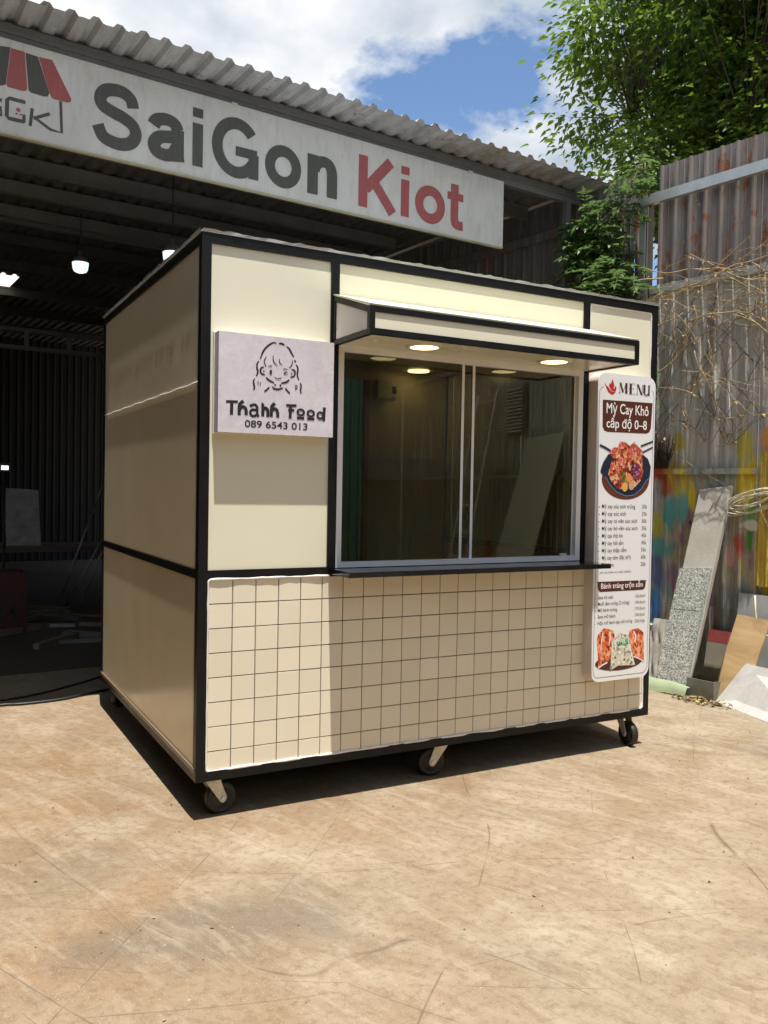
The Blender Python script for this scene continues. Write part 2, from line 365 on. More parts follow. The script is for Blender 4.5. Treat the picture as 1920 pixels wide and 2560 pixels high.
M_GROUND = m_ground()
BLACK = pm('black_painted_steel', (.006, .006, .006), .42, .25, 9, 0, .05, .25)
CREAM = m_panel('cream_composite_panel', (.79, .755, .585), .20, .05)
CREAMSHADE = m_panel('cream_gloss_shade_panel', (.69, .60, .42), .15, .06)  # cream darkened so the colour holds the shade of the kiosk sides
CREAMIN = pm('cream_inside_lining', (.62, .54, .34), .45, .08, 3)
TILE = pm('cream_tile_face', (.79, .715, .565), .35, .04, 3, prnd=.25)
GROUT = flat('dark_tile_joint', (.045, .03, .02), .8)
SEAL = flat('white_sealant', (.82, .78, .76), .3)
ALU = pm('white_aluminium', (.80, .81, .82), .35, .05, 8)
GLASS = m_glass('window_glass')
LITE = flat('lit_downlight_diffuser', (1.0, .82, .42), .5, 2.6)
RUBBER = pm('black_rubber', (.018, .017, .016), .55, .3, 30, fine=.3)
ZINC = pm('zinc_plated_steel', (.62, .60, .52), .40, .2, 30, .25)
PLASTER = None
def m_plaster():
    t = NT('mottled_grey_print'); p = t.pos()
    c = t.ramp(t.noise(p, 9, 8, .7, .5), (.3, (.58, .545, .585)), (.7, (.72, .68, .725)))
    d = t.math('ABSOLUTE', t.math('SUBTRACT', t.noise(p, 12, 6, .7, 1.6), .5))
    c = t.mix(t.ramp(d, (0, .35), (.02, 0)), c, (.38, .35, .40)); t.col(c); t.rough(.4); return t.m
PLASTER = m_plaster()
INK = flat('black_ink', (.012, .011, .013), .5)
BROWN = flat('brown_print', (.085, .020, .009), .45)
WHITE = pm('white_board', (.78, .78, .78), .35, .02, 3)
WINK = flat('white_lettering', (.86, .84, .84), .45)
DKINK = flat('dark_maroon_ink', (.06, .02, .018), .5)
GREYINK = flat('grey_small_lettering', (.07, .06, .06), .5)
REDINK = flat('chilli_red_print', (.50, .02, .02), .4)

# ------------------------------------------------------------------ ground
def ground():
    mb = MB(); mb.add([(-300,-300,0),(300,-300,0),(300,300,0),(-300,300,0)], [(0,1,2,3)])
    o = obj('ground', mb, M_GROUND); o['kind'] = 'structure'
ground()

# ------------------------------------------------------------------ the food kiosk
W, D, ZB, ZT = 2.49, 2.05, .165, 2.365
def kiosk():
    k = thing('food_kiosk', 'cream food kiosk with black steel frame, sliding window and tiled base on casters', 'kiosk')
    T = .04
    for x0 in (0, W-T):
        for y0 in (0, D-T): box('frame_post', (x0, y0, ZB+T), (x0+T, y0+T, ZT-T), BLACK, k)
    for z0 in (ZB, ZT-T):
        for y0 in (0, D-T): box('frame_rail', (0, y0, z0), (W, y0+T, z0+T), BLACK, k)
        for x0 in (0, W-T): box('frame_rail', (x0, T, z0), (x0+T, D-T, z0+T), BLACK, k)
    # front posts beside the window, counter-height rail
    for x0 in (.566, 1.977): box('frame_post', (x0, .0, 1.02), (x0+.038, T, ZT-T), BLACK, k)
    box('frame_rail', (T, .001, .988), (.6, T, 1.02), BLACK, k); box('frame_rail', (.6, .004, .985), (1.98, T, 1.016), BLACK, k)
    box('frame_rail', (1.98, .006, .988), (W-T, T, 1.02), BLACK, k)
    box('frame_rail', (.0005, T, .985), (T, D-T, 1.02), BLACK, k); box('frame_rail', (W-T, T, .985), (W-.0005, D-T, 1.02), BLACK, k)
    # front sheets
    box('front_panel', (T, .010, 1.02), (.566, .030, ZT-T), CREAM, k)
    box('front_panel', (.604, .010, 1.985), (1.977, .030, ZT-T), CREAM, k)
    box('front_panel', (2.015, .010, 1.02), (W-T, .030, ZT-T), CREAM, k)
    # side sheets
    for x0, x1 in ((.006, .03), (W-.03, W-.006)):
        box('side_panel', (x0, T, 1.022), (x1, D-T, 1.772), CREAMSHADE, k); box('side_panel', (x0+.001, T, 1.776), (x1, D-T, ZT-T-.001), CREAMSHADE, k)
        box('side_panel', (x0, T, ZB+T), (x1, D-T, .985), CREAMSHADE, k)
    box('side_trim', (-.004, .02, ZB+.036), (.004, D-.02, ZB+.054), pm('brown_trim', (.20, .15, .10), .4), k)
    mb = MB(); mb.tube([(.002, y, 1.774+.002*math.sin(y*23)) for y in [T+i*(D-2*T)/30 for i in range(31)]], .0035, 5); obj('sealant_bead', mb, SEAL, k)
    # back sheets around the open doorway
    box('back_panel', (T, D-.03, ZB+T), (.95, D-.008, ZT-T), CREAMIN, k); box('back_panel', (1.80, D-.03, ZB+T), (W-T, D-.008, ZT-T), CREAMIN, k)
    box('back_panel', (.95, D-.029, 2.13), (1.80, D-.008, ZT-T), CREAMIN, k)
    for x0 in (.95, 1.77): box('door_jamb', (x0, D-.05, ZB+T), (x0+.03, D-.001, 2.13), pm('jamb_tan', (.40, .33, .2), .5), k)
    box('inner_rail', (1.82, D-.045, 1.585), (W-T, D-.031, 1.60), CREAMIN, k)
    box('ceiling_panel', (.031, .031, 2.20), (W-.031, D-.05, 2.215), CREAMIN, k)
    box('floor_panel', (.01, .03, ZB+.005), (W-.01, D-.03, ZB+.03), pm('chequer_floor', (.12, .12, .11), .5), k)
    box('roof_panel', (-.004, -.004, ZT), (W+.004, D+.004, ZT+.006), pm('grey_roof_skin', (.42, .42, .42), .5, .2, 12), k)
    # torn protective film along the roof rim
    rr = random.Random(5); mb = MB(); vs = []; n = 90
    for i in range(n+1):
        x = W*i/n; a = .004+.010*rr.random()**2
        vs += [(x, -.0065, ZT+.0005), (x, -.0065-.004*rr.random(), ZT+.006+a*.6)]
    mb.add(vs, [(2*i, 2*i+2, 2*i+3, 2*i+1) for i in range(n)])
    vs = []
    for i in range(n+1):
        y = D*i/n; a = .004+.016*rr.random()**2
        vs += [(-.0065, y, ZT+.0005), (-.0065-.004*rr.random(), y, ZT+.006+a*.6)]
    mb.add(vs, [(2*i, 2*i+1, 2*i+3, 2*i+2) for i in range(n)])
    obj('protective_film_edge', mb, flat('clear_film', (.45, .45, .44), .25), k)
    # inside fittings
    box('breaker_box', (1.84, D-.10, 2.0), (1.95, D-.031, 2.13), pm('offwhite_plastic', (.55, .52, .42), .4), k)
    sw = box('wall_switch', (1.965, D-.055, 2.02), (2.02, D-.031, 2.12), MATS['offwhite_plastic'], k)
    obj('rocker', MB().box((1.977, D-.06, 2.045), (2.008, D-.0555, 2.095)), INK, sw)
    mb = MB(); mb.lathe([(.0, .0), (.075, .0), (.075, .008), (0, .008)], 24, Matrix.Translation((2.1, 1.84, 2.191))); obj('ceiling_light', mb, LITE, k)
    box('work_counter', (.06, .9, .96), (.5, D-.06, .985), ALU, k)
    # tiled base: recessed joint board and single tiles
    tp = box('tile_panel', (T, .012, ZB+T), (W-T, .030, .9885), GROUT, k)
    shared = {}
    zs = [.2065]+[.283+.1*i for i in range(7)]+[.980]; xs = [.047+.1*i for i in range(25)]; g = .0013
    rr = random.Random(2)
    for i in range(len(xs)-1):
        for j in range(len(zs)-1):
            w_ = xs[i+1]-xs[i]-2*g; h_ = round(zs[j+1]-zs[j]-2*g, 4)
            if h_ not in shared:
                e = .0012
                mb = MB(); mb.box((0, 0, 0), (w_, .006, h_))
                mb.v = [(x+(e if x == 0 else -e)*(y == 0), y, z+(e if z == 0 else -e)*(y == 0)) for x, y, z in mb.v]
                shared[h_] = mb.mesh('tile'); shared[h_].materials.append(TILE)
            o = obj('tile', shared[h_], None, tp, (xs[i]+g, .0062+rr.random()*.0006, zs[j]+g)); o.rotation_euler = (rr.uniform(-.0025, .0025), 0, rr.uniform(-.0025, .0025))
    def bead(path, r, closed=False):
        rr = random.Random(len(path)); out = []
        for a, b in zip(path[:-1], path[1:]):
            a = Vector(a); b = Vector(b); n = max(2, int((b-a).length/.03))
            out += [a.lerp(b, i/n)+Vector((rr.uniform(-1, 1), rr.uniform(-.6, .3), rr.uniform(-1, 1)))*.0009 for i in range(n)]
        out.append(Vector(path[-1]))
        obj('sealant_bead', MB().tube(out, [r*(1+.35*math.sin(i*.9)*rr.random()) for i in range(len(out))], 7), SEAL, k)
    y = .0045
    bead([(.58, y, .983), (.052, y, .983), (.043, y, .974), (.043, y, .212), (.052, y, .204), (2.43, y, .204), (2.447, y, .212), (2.447, y, .40)], .0055)
    y = .008
    bead([(2.019, y, 2.10), (2.019, y, 2.318), (2.03, y, 2.322), (2.438, y, 2.322), (2.446, y, 2.314), (2.446, y, 1.03)], .0055)
    # window: aluminium frame, two sliding sashes
    wd = MB()
    x0, x1, z0, z1, f = .604, 1.977, 1.016, 1.985, .024
    wd.box((x0, -.004, z0), (x1, .034, z0+f)); wd.box((x0, -.004, z1-f-.012), (x1, .034, z1)); wd.box((x0, -.003, z0+f), (x0+f, .034, z1-f-.012)); wd.box((x1-f-.006, -.003, z0+f), (x1, .034, z1-f-.012))
    win = obj('window', wd, ALU, k)
    zb_, zt_ = z0+f, z1-f-.012
    for (a, b, yy) in ((x0+f+.001, 1.263, .010), (1.316, x1-f-.007, .021)):
        e = .014
        obj('sash_stile', MB().box((a, yy, zb_), (a+(e*.5 if a < 1 else e), yy+.009, zt_)), ALU, win)
        obj('sash_stile', MB().box((b-(e if a < 1 else e*.5), yy, zb_), (b, yy+.009, zt_)), ALU, win)
    obj('pane', MB().box((x0+f+.002, .0125, zb_+.0005), (1.262, .0165, zt_-.0005)), GLASS, win)
    obj('pane', MB().box((1.2645, .0235, zb_+.0005), (x1-f-.008, .0275, zt_-.0005)), GLASS, win)
    obj('window_latch', MB().box((1.86, .008, zb_+.001), (1.90, .020, zb_+.012)), ZINC, win)
    # serving shelf
    sh = box('serving_shelf', (.574, -.20, .991), (2.005, .0005, 1.0135), pm('black_gloss_shelf', (.008, .008, .008), .14, .2, 6), k)
    # awning: black tube frame, cream fillings, two downlights
    aw = MB(); yF = -.345; t2 = .024; xa, xb = .573, 2.013
    zft, zfb, zwt, zwb = 2.082, 1.970, 2.182, 1.972
    aw.box((xa, yF, zft-t2), (xb, yF+t2, zft)); aw.box((xa, yF, zfb), (xb, yF+t2, zfb+t2))
    for x in (xa, xb-t2): aw.box((x, yF, zfb+t2), (x+t2, yF+t2, zft-t2))
    for x in (xa, xb-t2):
        aw.box((x, yF+t2, zfb+.0005), (x+t2, 0, zfb+t2-.004)); aw.box((x, -t2, zfb+t2), (x+t2, -.0005, zwt-t2-.004))
        aw.add([(x, yF+t2, zft-t2), (x+t2, yF+t2, zft-t2), (x+t2, -.0005, zwt-t2), (x, -.0005, zwt-t2), (x, yF+t2, zft), (x+t2, yF+t2, zft), (x+t2, -.0005, zwt), (x, -.0005, zwt)],
               [(0,3,2,1),(4,5,6,7),(0,1,5,4),(1,2,6,5),(2,3,7,6),(3,0,4,7)])
    awn = obj('awning', aw, BLACK, k)
    obj('awning_panel', MB().box((xa+t2, yF+.006, zfb+t2), (xb-t2, yF+.016, zft-t2)), CREAM, awn)
    for x in (xa+.006, xb-.016):
        s = MB(); pts = [(yF+t2, zfb+t2), (-t2, zfb+t2), (-t2, zwt-t2-.006), (yF+t2, zft-t2)]
        vs = [(x, y, z) for y, z in pts]+[(x+.010, y, z) for y, z in pts]
        s.add(vs, [(3,2,1,0),(4,5,6,7)]+[(i, (i+1) % 4, 4+(i+1) % 4, 4+i) for i in range(4)]); obj('awning_panel', s, pm('pale_side_panel', (.74, .70, .66), .3, .03), awn)
    s = MB(); s.panel((xa+.002, yF+.004, zft+.008), (xb-.002, yF+.004, zft+.008), (xb-.002, -.001, zwt+.008), (xa+.002, -.001, zwt+.008), .007); obj('awning_top_sheet', s, CREAM, awn)
    obj('soffit', MB().box((xa+t2, yF+t2, zfb+.006), (xb-t2, -.0045, zfb+.012)), CREAM, awn)
    for x in (.93, 1.645):
        mb = MB(); mb.lathe([(.062, .0), (.082, .0), (.082, .005), (.062, .0055), (.062, .0)], 32, Matrix.Translation((x, -.17, zfb+.001)), True, False)
        dl = obj('downlight', mb, CREAM, awn)
        mb = MB(); mb.lathe([(.0, .0), (.061, .0), (.061, .004), (.0, .004)], 32, Matrix.Translation((x, -.17, zfb+.0015))); obj('lamp_disc', mb, LITE, awn)
    # casters
    def caster(x, y, ang, r=.066):
        M = Matrix.Translation((x, y, 0)) @ Matrix.Rotation(ang, 4, 'Z')
        wx = .045; fk = MB()
        fk.box((-.048, -.04, ZB-.006), (.048, .04, ZB-.0005), M)
        fk.lathe([(.0, ZB-.022), (.030, ZB-.022), (.034, ZB-.012), (.030, ZB-.006), (0, ZB-.006)], 20, M)
        for s_ in (-1, 1):
            pts = [(-.034, ZB-.016), (.034, ZB-.016), (.036, ZB-.03), (wx+.017, r+.004), (wx+.012, r-.012), (wx, r-.018), (wx-.012, r-.012), (wx-.02, r)]
            fk.prism([(a, b) for a, b in pts], s_*.027-.0018, s_*.027+.0018, M)
        c = obj('caster', fk, ZINC, k)
        Q = M @ Matrix.Translation((wx, 0, r)) @ Matrix.Rotation(R(90), 4, 'X')
        mb = MB(); mb.lathe([(.012, -.019), (r*.55, -.019), (r*.6, -.015), (r*.74, -.015), (r*.78, -.020), (r*.93, -.019), (r, -.011), (r, .011), (r*.93, .019), (r*.78, .020), (r*.74, .015), (r*.6, .015), (r*.55, .019), (.012, .019)], 36, Q)
        obj('wheel', mb, RUBBER, c)
        mb = MB(); mb.lathe([(0, -.036), (.007, -.036), (.011, -.034), (.011, -.029), (.011, .029), (.011, .034), (.007, .036), (0, .036)], 12, Q, False); obj('axle_bolt', mb, pm('bright_zinc', (.6, .6, .57), .3, .1, 20, .7), c)
    caster(.085, .075, R(8)); caster(1.215, .09, R(180-12)); caster(2.40, .09, R(-97)); caster(.07, D-.09, R(40)); caster(1.25, D-.09, R(-30)); caster(2.40, D-.09, R(120))
kiosk()

# ------------------------------------------------------------------ boxed shop sign on the kiosk front
def shop_sign():
    s = thing('shop_sign', 'grey mottled square sign box with a winking girl drawing, fixed on the kiosk front', 'sign', (.055, 0, 1.574))
    w, h, d = .5, .397, .058
    box('sign_box', (0, -d, 0), (w, .008, h), PLASTER, s)
    box('sign_base', (-.003, -.004, -.003), (w+.002, .0095, h+.004), SEAL, s)
    y = -d-.0008
    hair = [[[241,369],[229,372],[211,362],[193,345],[182,327],[177,313],[172,301]],[[251,371],[264,371],[276,366]],[[285,362],[297,353],[307,337],[318,321]],[[322,310],[325,301]],[[328,291],[335,281],[336,265],[334,249],[341,229]],[[347,218],[352,206],[349,187],[353,174]],[[167,292],[160,282],[159,263],[163,251],[160,238],[156,231]],[[150,220],[145,209],[148,192],[149,182],[144,176]],[[188,270],[178,266],[174,255],[178,243],[193,238]],[[308,269],[319,268],[324,258],[319,243],[304,237]],[[198,230],[210,219],[233,210]],[[299,228],[287,217],[263,210]],[[225,194],[235,186],[252,185],[272,192]],[[213,190],[192,171]],[[282,191],[302,171]],[[238,205],[237,198]],[[260,205],[261,197]]]
    thin = [[[198,313],[190,298],[191,286],[198,271]],[[228,320],[227,306],[234,290],[247,280]],[[255,309],[255,296],[267,285]],[[311,307],[311,295],[305,282],[296,276]],[[207,273],[216,277],[224,275]],[[272,266],[279,270],[290,268]],[[291,258],[275,252],[291,248]],[[235,232],[248,227],[266,232]],[[164,211],[164,197]],[[174,207],[173,195]],[[326,207],[327,192],[333,197],[333,206],[326,207]]]
    let = [[[32,121],[81,123]],[[56,123],[55,70]],[[104,128],[90,115],[87,104],[87,70]],[[88,91],[94,101],[104,104],[113,98],[116,87],[116,72]],[[131,109],[149,116],[160,110],[163,96],[163,79],[169,68]],[[163,94],[141,95],[133,83],[140,71],[153,71],[163,80]],[[180,119],[186,114],[186,71]],[[186,94],[195,105],[205,100],[208,88],[208,70]],[[238,127],[226,115],[223,104],[223,71]],[[223,92],[233,104],[245,101],[250,89],[251,70]],[[287,122],[333,123]],[[307,122],[305,69]],[[296,104],[323,103]],[[335,74],[368,73]],[[381,73],[414,72]],[[459,124],[456,67]]]
    def smooth(p):
        if len(p) < 3: return [(a*.001, b*.001) for a, b in p]
        out = []
        for i in range(len(p)-1):
            p0, p1, p2, p3 = p[max(i-1, 0)], p[i], p[i+1], p[min(i+2, len(p)-1)]
            for q in range(4):
                u = q/4
                out.append(tuple(.0005*((2*p1[c])+(-p0[c]+p2[c])*u+(2*p0[c]-5*p1[c]+4*p2[c]-p3[c])*u*u+(-p0[c]+3*p1[c]-3*p2[c]+p3[c])*u**3) for c in (0, 1)))
        return out+[(p[-1][0]*.001, p[-1][1]*.001)]
    g = MB()
    for i, st in enumerate(hair): g.ribbon(smooth(st), .0078, y-.00003*i, True)
    for i, st in enumerate(thin): g.ribbon(smooth(st), .0042, y-.0006-.00003*i, True)
    g.ellipse(.188, .253, .0035, .0035, y-.001, 14); g.ellipse(.309, .252, .0035, .0035, y-.001, 14); g.ellipse(.218, .252, .0055, .010, y-.001, 18)
    obj('girl_drawing', g, INK, s)
    l = MB()
    for i, st in enumerate(let): l.ribbon(smooth(st), .0135 if i in (1, 2, 3, 6, 7, 8, 9, 11, 15) else .0105, y-.00004*i)
    for i, (cx, cz, rx, rz) in enumerate(((.352, .097, .019, .016), (.397, .095, .019, .016), (.440, .089, .017, .017))): l.ellipse(cx, cz, rx, rz, y-.0009-.0001*i, 26, .5)
    obj('lettering', l, INK, s)
    text('lettering', '089 6543 013', .111, .025, .272, .0395, y-.0002, INK, s, .012)
shop_sign()

# ------------------------------------------------------------------ menu board
def menu_board():
    s = thing('menu_board', 'tall white rounded menu board with printed dishes and prices, right end of the kiosk front', 'menu board', (2.02, 0, .395))
    w, h, d, r = .40, 1.575, .062, .052
    pts = []
    for cx, cz, a0 in ((w-r, h-r, 0), (r, h-r, 90), (r, r, 180), (w-r, r, 270)):
        pts += [(cx+r*math.cos(R(a0+i*15)), cz+r*math.sin(R(a0+i*15))) for i in range(7)]
    obj('board_body', MB().prism(pts, -d+.004, .008), pm('pinkish_board_edge', (.66, .58, .55), .35, .05), s); obj('board_face', MB().prism(pts, -d, -d+.0035), WHITE, s)
    y = -d-.0007
    def K(L): return [(a*.001, b*.001) for a, b in L]
    # outline
    b = MB(); q = .012; rr_ = .036; line = []
    o_ = [(.036, 1.503), (.022, 1.497), (.0125, 1.478)]
    line = o_+[(.0125, .06), (.018, .036), (.036, .022), (.36, .022), (.378, .034), (.388, .055), (.389, 1.478), (.385, 1.495), (.373, 1.507)]
    b.ribbon(line, .0022, y); obj('outline', b, GREYINK, s)
    # chilli flame emblem
    f = MB(); f.poly(K([[54,1501],[68,1479],[95,1466],[118,1479],[112,1481],[96,1481],[80,1490],[64,1508]]), y)
    f.poly(K([[73,1512],[77,1526],[84,1520],[96,1546],[109,1514],[103,1500],[108,1498],[117,1514],[124,1503],[119,1484],[98,1486],[82,1496]]), y-.0003); f.ribbon(K([[47,1520],[52,1510],[60,1504]]), .004, y-.0006)
    obj('chilli_emblem', f, REDINK, s)
    # MENU in a high-contrast serif
    m = MB(); z0, z1 = 1.479, 1.533; tk, tn, sf = .0155, .0028, .0022
    def bar(xa, za, xb, zb, wd): nonlocal yk; yk -= .00004; m.poly([(xa-wd/2, za), (xa+wd/2, za), (xb+wd/2, zb), (xb-wd/2, zb)], yk)
    yk = y
    x = .148; bar(x, z0, x, z1, tn); bar(x+.021, z0+.004, x+.003, z1, tk*.75); bar(x+.021, z0+.004, x+.041, z1, tn); bar(x+.044, z0, x+.044, z1, tk)
    for q_ in (x, x+.044): bar(q_, z0, q_, z0+sf, .017)
    x = .222; bar(x, z0, x, z1, tk)
    for zz in (z0, z1-sf, (z0+z1)/2): m.poly([(x-.012, zz), (x+(.032 if zz != (z0+z1)/2 else .024), zz), (x+(.032 if zz != (z0+z1)/2 else .024), zz+sf), (x-.012, zz+sf)], yk-.0005)
    x = .268; bar(x, z0, x, z1, tn); bar(x+.032, z0, x+.003, z1, tk*.8); bar(x+.036, z0, x+.036, z1, tn); bar(x, z0, x, z0+sf, .014)
    x = .318; bar(x, z0+.012, x, z1, tk); bar(x+.033, z0, x+.033, z1, tk*.7); m.ribbon([(x-.004, z0+.014), (x+.002, z0+.005), (x+.014, z0+.001), (x+.026, z0+.006), (x+.031, z0+.014)], .006, yk-.0006)
    obj('lettering', m, DKINK, s)
    # brown headings
    hb = MB(); hb.poly(K([[34,1438],[380,1442],[372,1310],[362,1290],[342,1281],[74,1277],[48,1283],[36,1303]]), y); obj('heading_band', hb, BROWN, s)
    text('lettering', 'Mỳ Cay Khô', .060, 1.373, .292, .074, y-.0006, WINK, s, .01)
    text('lettering', 'cấp độ 0–8', .062, 1.300, .280, .066, y-.0006, WINK, s, .01)
    hb = MB(); hb.poly(K([[27,514],[365,512],[361,478],[354,467],[342,462],[51,462],[40,466],[32,477]]), y); obj('heading_band', hb, BROWN, s)
    text('lettering', 'Bánh tráng trộn sẵn', .052, .478, .290, .038, y-.0006, WINK, s, .012)
    rows = [('Mỳ cay xúc xích trứng', 275, '30k'), ('Mỳ cay xúc xích', 211, '35k'), ('Mỳ cay cá viên xúc xích', 291, '30k'), ('Mỳ cay bò viên xúc xích', 294, '35k'), ('Mỳ cay thịt bò', 192, '45k'), ('Mỳ cay hải sản', 198, '45k'), ('Mỳ cay thập cẩm', 221, '55k'), ('Mỳ cay tôm đặc biệt', 253, '60k'), ('Mỳ thêm', 136, '20k')]
    for i, (tx, e, pr) in enumerate(rows):
        z = .889-.0376*i; x = .045+.00125*i
        text('lettering', tx, x, z, e*.001-x, .029, y, GREYINK, s, .004); text('lettering', pr, .360, z, .036, .028, y, GREYINK, s, 0, True)
        obj('bullet', MB().ellipse(.029, z+.006, .0028, .0028, y, 10), GREYINK, s)
    text('lettering', '(có rau thêm vs nước chấm)', .042, .556, .213, .016, y, GREYINK, s)
    for i, (tx, e, pr) in enumerate((('Sate tỏi xoài', 137, '12k/bịch'), ('Muối đen trứng (2 trứng)', 250, '14k/bịch'), ('Mỡ hành trứng', 166, '17k/bịch'), ('Sate mỡ hành', 155, '15k/bịch'), ('Hộp mỡ hành tóp mỡ trứng', 274, '23k/hộp'))):
        z = .425-.0328*i
        text('lettering', tx, .035, z, e*.001-.035, .0245, y, GREYINK, s, .004); text('lettering', pr, .363, z-.002, .072, .023, y, GREYINK, s, 0, True)
        obj('bullet', MB().ellipse(.019, z+.004, .0022, .0022, y, 10), GREYINK, s)
    # printed pot of noodles
    obj('printed_brown_oval', MB().ellipse(.205, 1.04, .166, .106, y, 36), flat('brown_plate_print', (.13, .032, .010), .45), s)  # brown oval printed under the pot
    p = MB(); p.poly(K([[78,1163],[44,1118],[28,1078],[33,1065],[64,1053],[92,1014],[142,975],[206,955],[265,963],[310,991],[346,1036],[373,1057],[378,1108],[356,1149],[313,1174],[200,1185]]), y-.0006)
    p.ribbon(K([[20,1208],[60,1195],[100,1178]]), .012, y-.0009); p.ribbon(K([[390,1242],[302,1213]]), .009, y-.0009); p.ribbon(K([[389,1211],[308,1178]]), .008, y-.0009)
    obj('printed_pot', p, flat('pot_blue_black', (.014, .022, .045), .3), s)
    p = MB(); p.ribbon(K([[64,1049],[92,1010],[142,971],[206,952],[265,959],[310,988],[346,1033],[373,1054]]), .006, y-.0012); obj('printed_pot_rim', p, flat('pot_rim_blue', (.10, .17, .30), .3), s)
    FOOD = m_food('noodle_print', ((.25, (.05, .01, .008)), (.4, (.34, .03, .015)), (.55, (.62, .16, .06)), (.68, (.78, .50, .28)), (.8, (.18, .02, .06))), 75)
    p = MB(); p.poly(K([[89,1100],[81,1063],[105,1021],[141,991],[205,982],[264,997],[308,1035],[325,1086],[314,1134],[317,1188],[279,1214],[255,1233],[224,1211],[192,1230],[152,1225],[143,1202],[104,1193],[87,1173],[110,1140]]), y-.0015); obj('printed_noodles', p, FOOD, s)
    MEAT = m_food('beef_print', ((.3, (.45, .05, .04)), (.55, (.66, .14, .10)), (.8, (.80, .45, .36))), 110)
    for q, (a, b, r_) in enumerate(((170,1213,22),(243,1189,24),(122,1181,22),(294,1180,18),(168,1129,24),(111,1101,20))):
        obj('printed_slice', MB().ellipse(a*.001, b*.001, r_*.001, r_*.0009, y-.002-.0002*q, 14), MEAT, s)
    obj('printed_cabbage', MB().ellipse(.270, 1.085, .036, .042, y-.002, 16), m_food('cabbage_print', ((.3, (.06, .005, .03)), (.6, (.22, .02, .08)), (.8, (.55, .30, .35))), 140), s)
    for a, b, c in ((221, 1047, (.75, .28, .06)), (240, 1007, (.58, .34, .22)), (195, 999, (.70, .42, .10))): obj('printed_egg', MB().ellipse(a*.001, b*.001, .019, .024, y-.0035, 18), flat('egg_%d' % a, c, .4), s)
    p = MB(); rr = random.Random(4)
    for i in range(9): a = .175+rr.random()*.02; p.ribbon([(a, 1.02+rr.random()*.05), (a+rr.uniform(-.012, .012), 1.035+rr.random()*.05)], .004, y-.0037-.00003*i)
    obj('printed_herbs', p, flat('herb_print', (.05, .22, .04), .5), s)
    # printed bags
    obj('printed_tray', MB().ellipse(.188, .092, .163, .043, y, 32), flat('tray_print', (.075, .022, .014), .45), s)
    BAG = m_food('chilli_bag_print', ((.25, (.16, .02, .01)), (.42, (.55, .07, .02)), (.6, (.78, .24, .08)), (.8, (.85, .52, .36))), 85)
    obj('printed_bag', MB().poly(K([[79,275],[60,260],[40,244],[33,217],[44,127],[45,72],[107,97],[132,120],[137,204],[155,225],[143,257],[116,267]]), y-.0006), BAG, s)
    obj('printed_bag', MB().poly(K([[314,261],[260,253],[250,228],[270,178],[288,114],[363,82],[362,140],[356,235],[341,247]]), y-.0006), BAG, s)
    obj('printed_bag', MB().poly(K([[181,245],[177,232],[148,209],[135,148],[124,51],[183,74],[301,67],[279,137],[254,222],[215,236]]), y-.0012), m_food('pale_bag_print', ((.28, (.10, .08, .04)), (.40, (.50, .47, .34)), (.6, (.66, .64, .52)), (.8, (.85, .85, .80))), 95), s)
    obj('printed_herbs', MB().poly(K([[165,192],[180,205],[190,200],[200,220],[215,212],[239,213],[246,191],[225,180],[228,172],[205,183],[179,173]]), y-.0018), m_food('scallion_print', ((.3, (.03, .16, .05)), (.6, (.10, .34, .12)), (.75, (.70, .78, .66))), 130), s)
    p = MB(); p.ribbon(K([[70,252],[64,215],[60,160]]), .005, y-.0011, True); p.ribbon(K([[118,255],[122,225],[116,190]]), .007, y-.0011, True); p.ribbon(K([[285,245],[300,225],[296,190]]), .010, y-.0011, True); p.ribbon(K([[45,72],[75,86],[107,97]]), .007, y-.0011); p.ribbon(K([[288,114],[330,98],[363,82]]), .005, y-.0011)
    p.ribbon(K([[246,205],[262,160],[290,80]]), .006, y-.0017, True); p.ribbon(K([[181,243],[195,225],[188,212]]), .006, y-.0021, True); obj('printed_gleam', p, WINK, s)
menu_board()

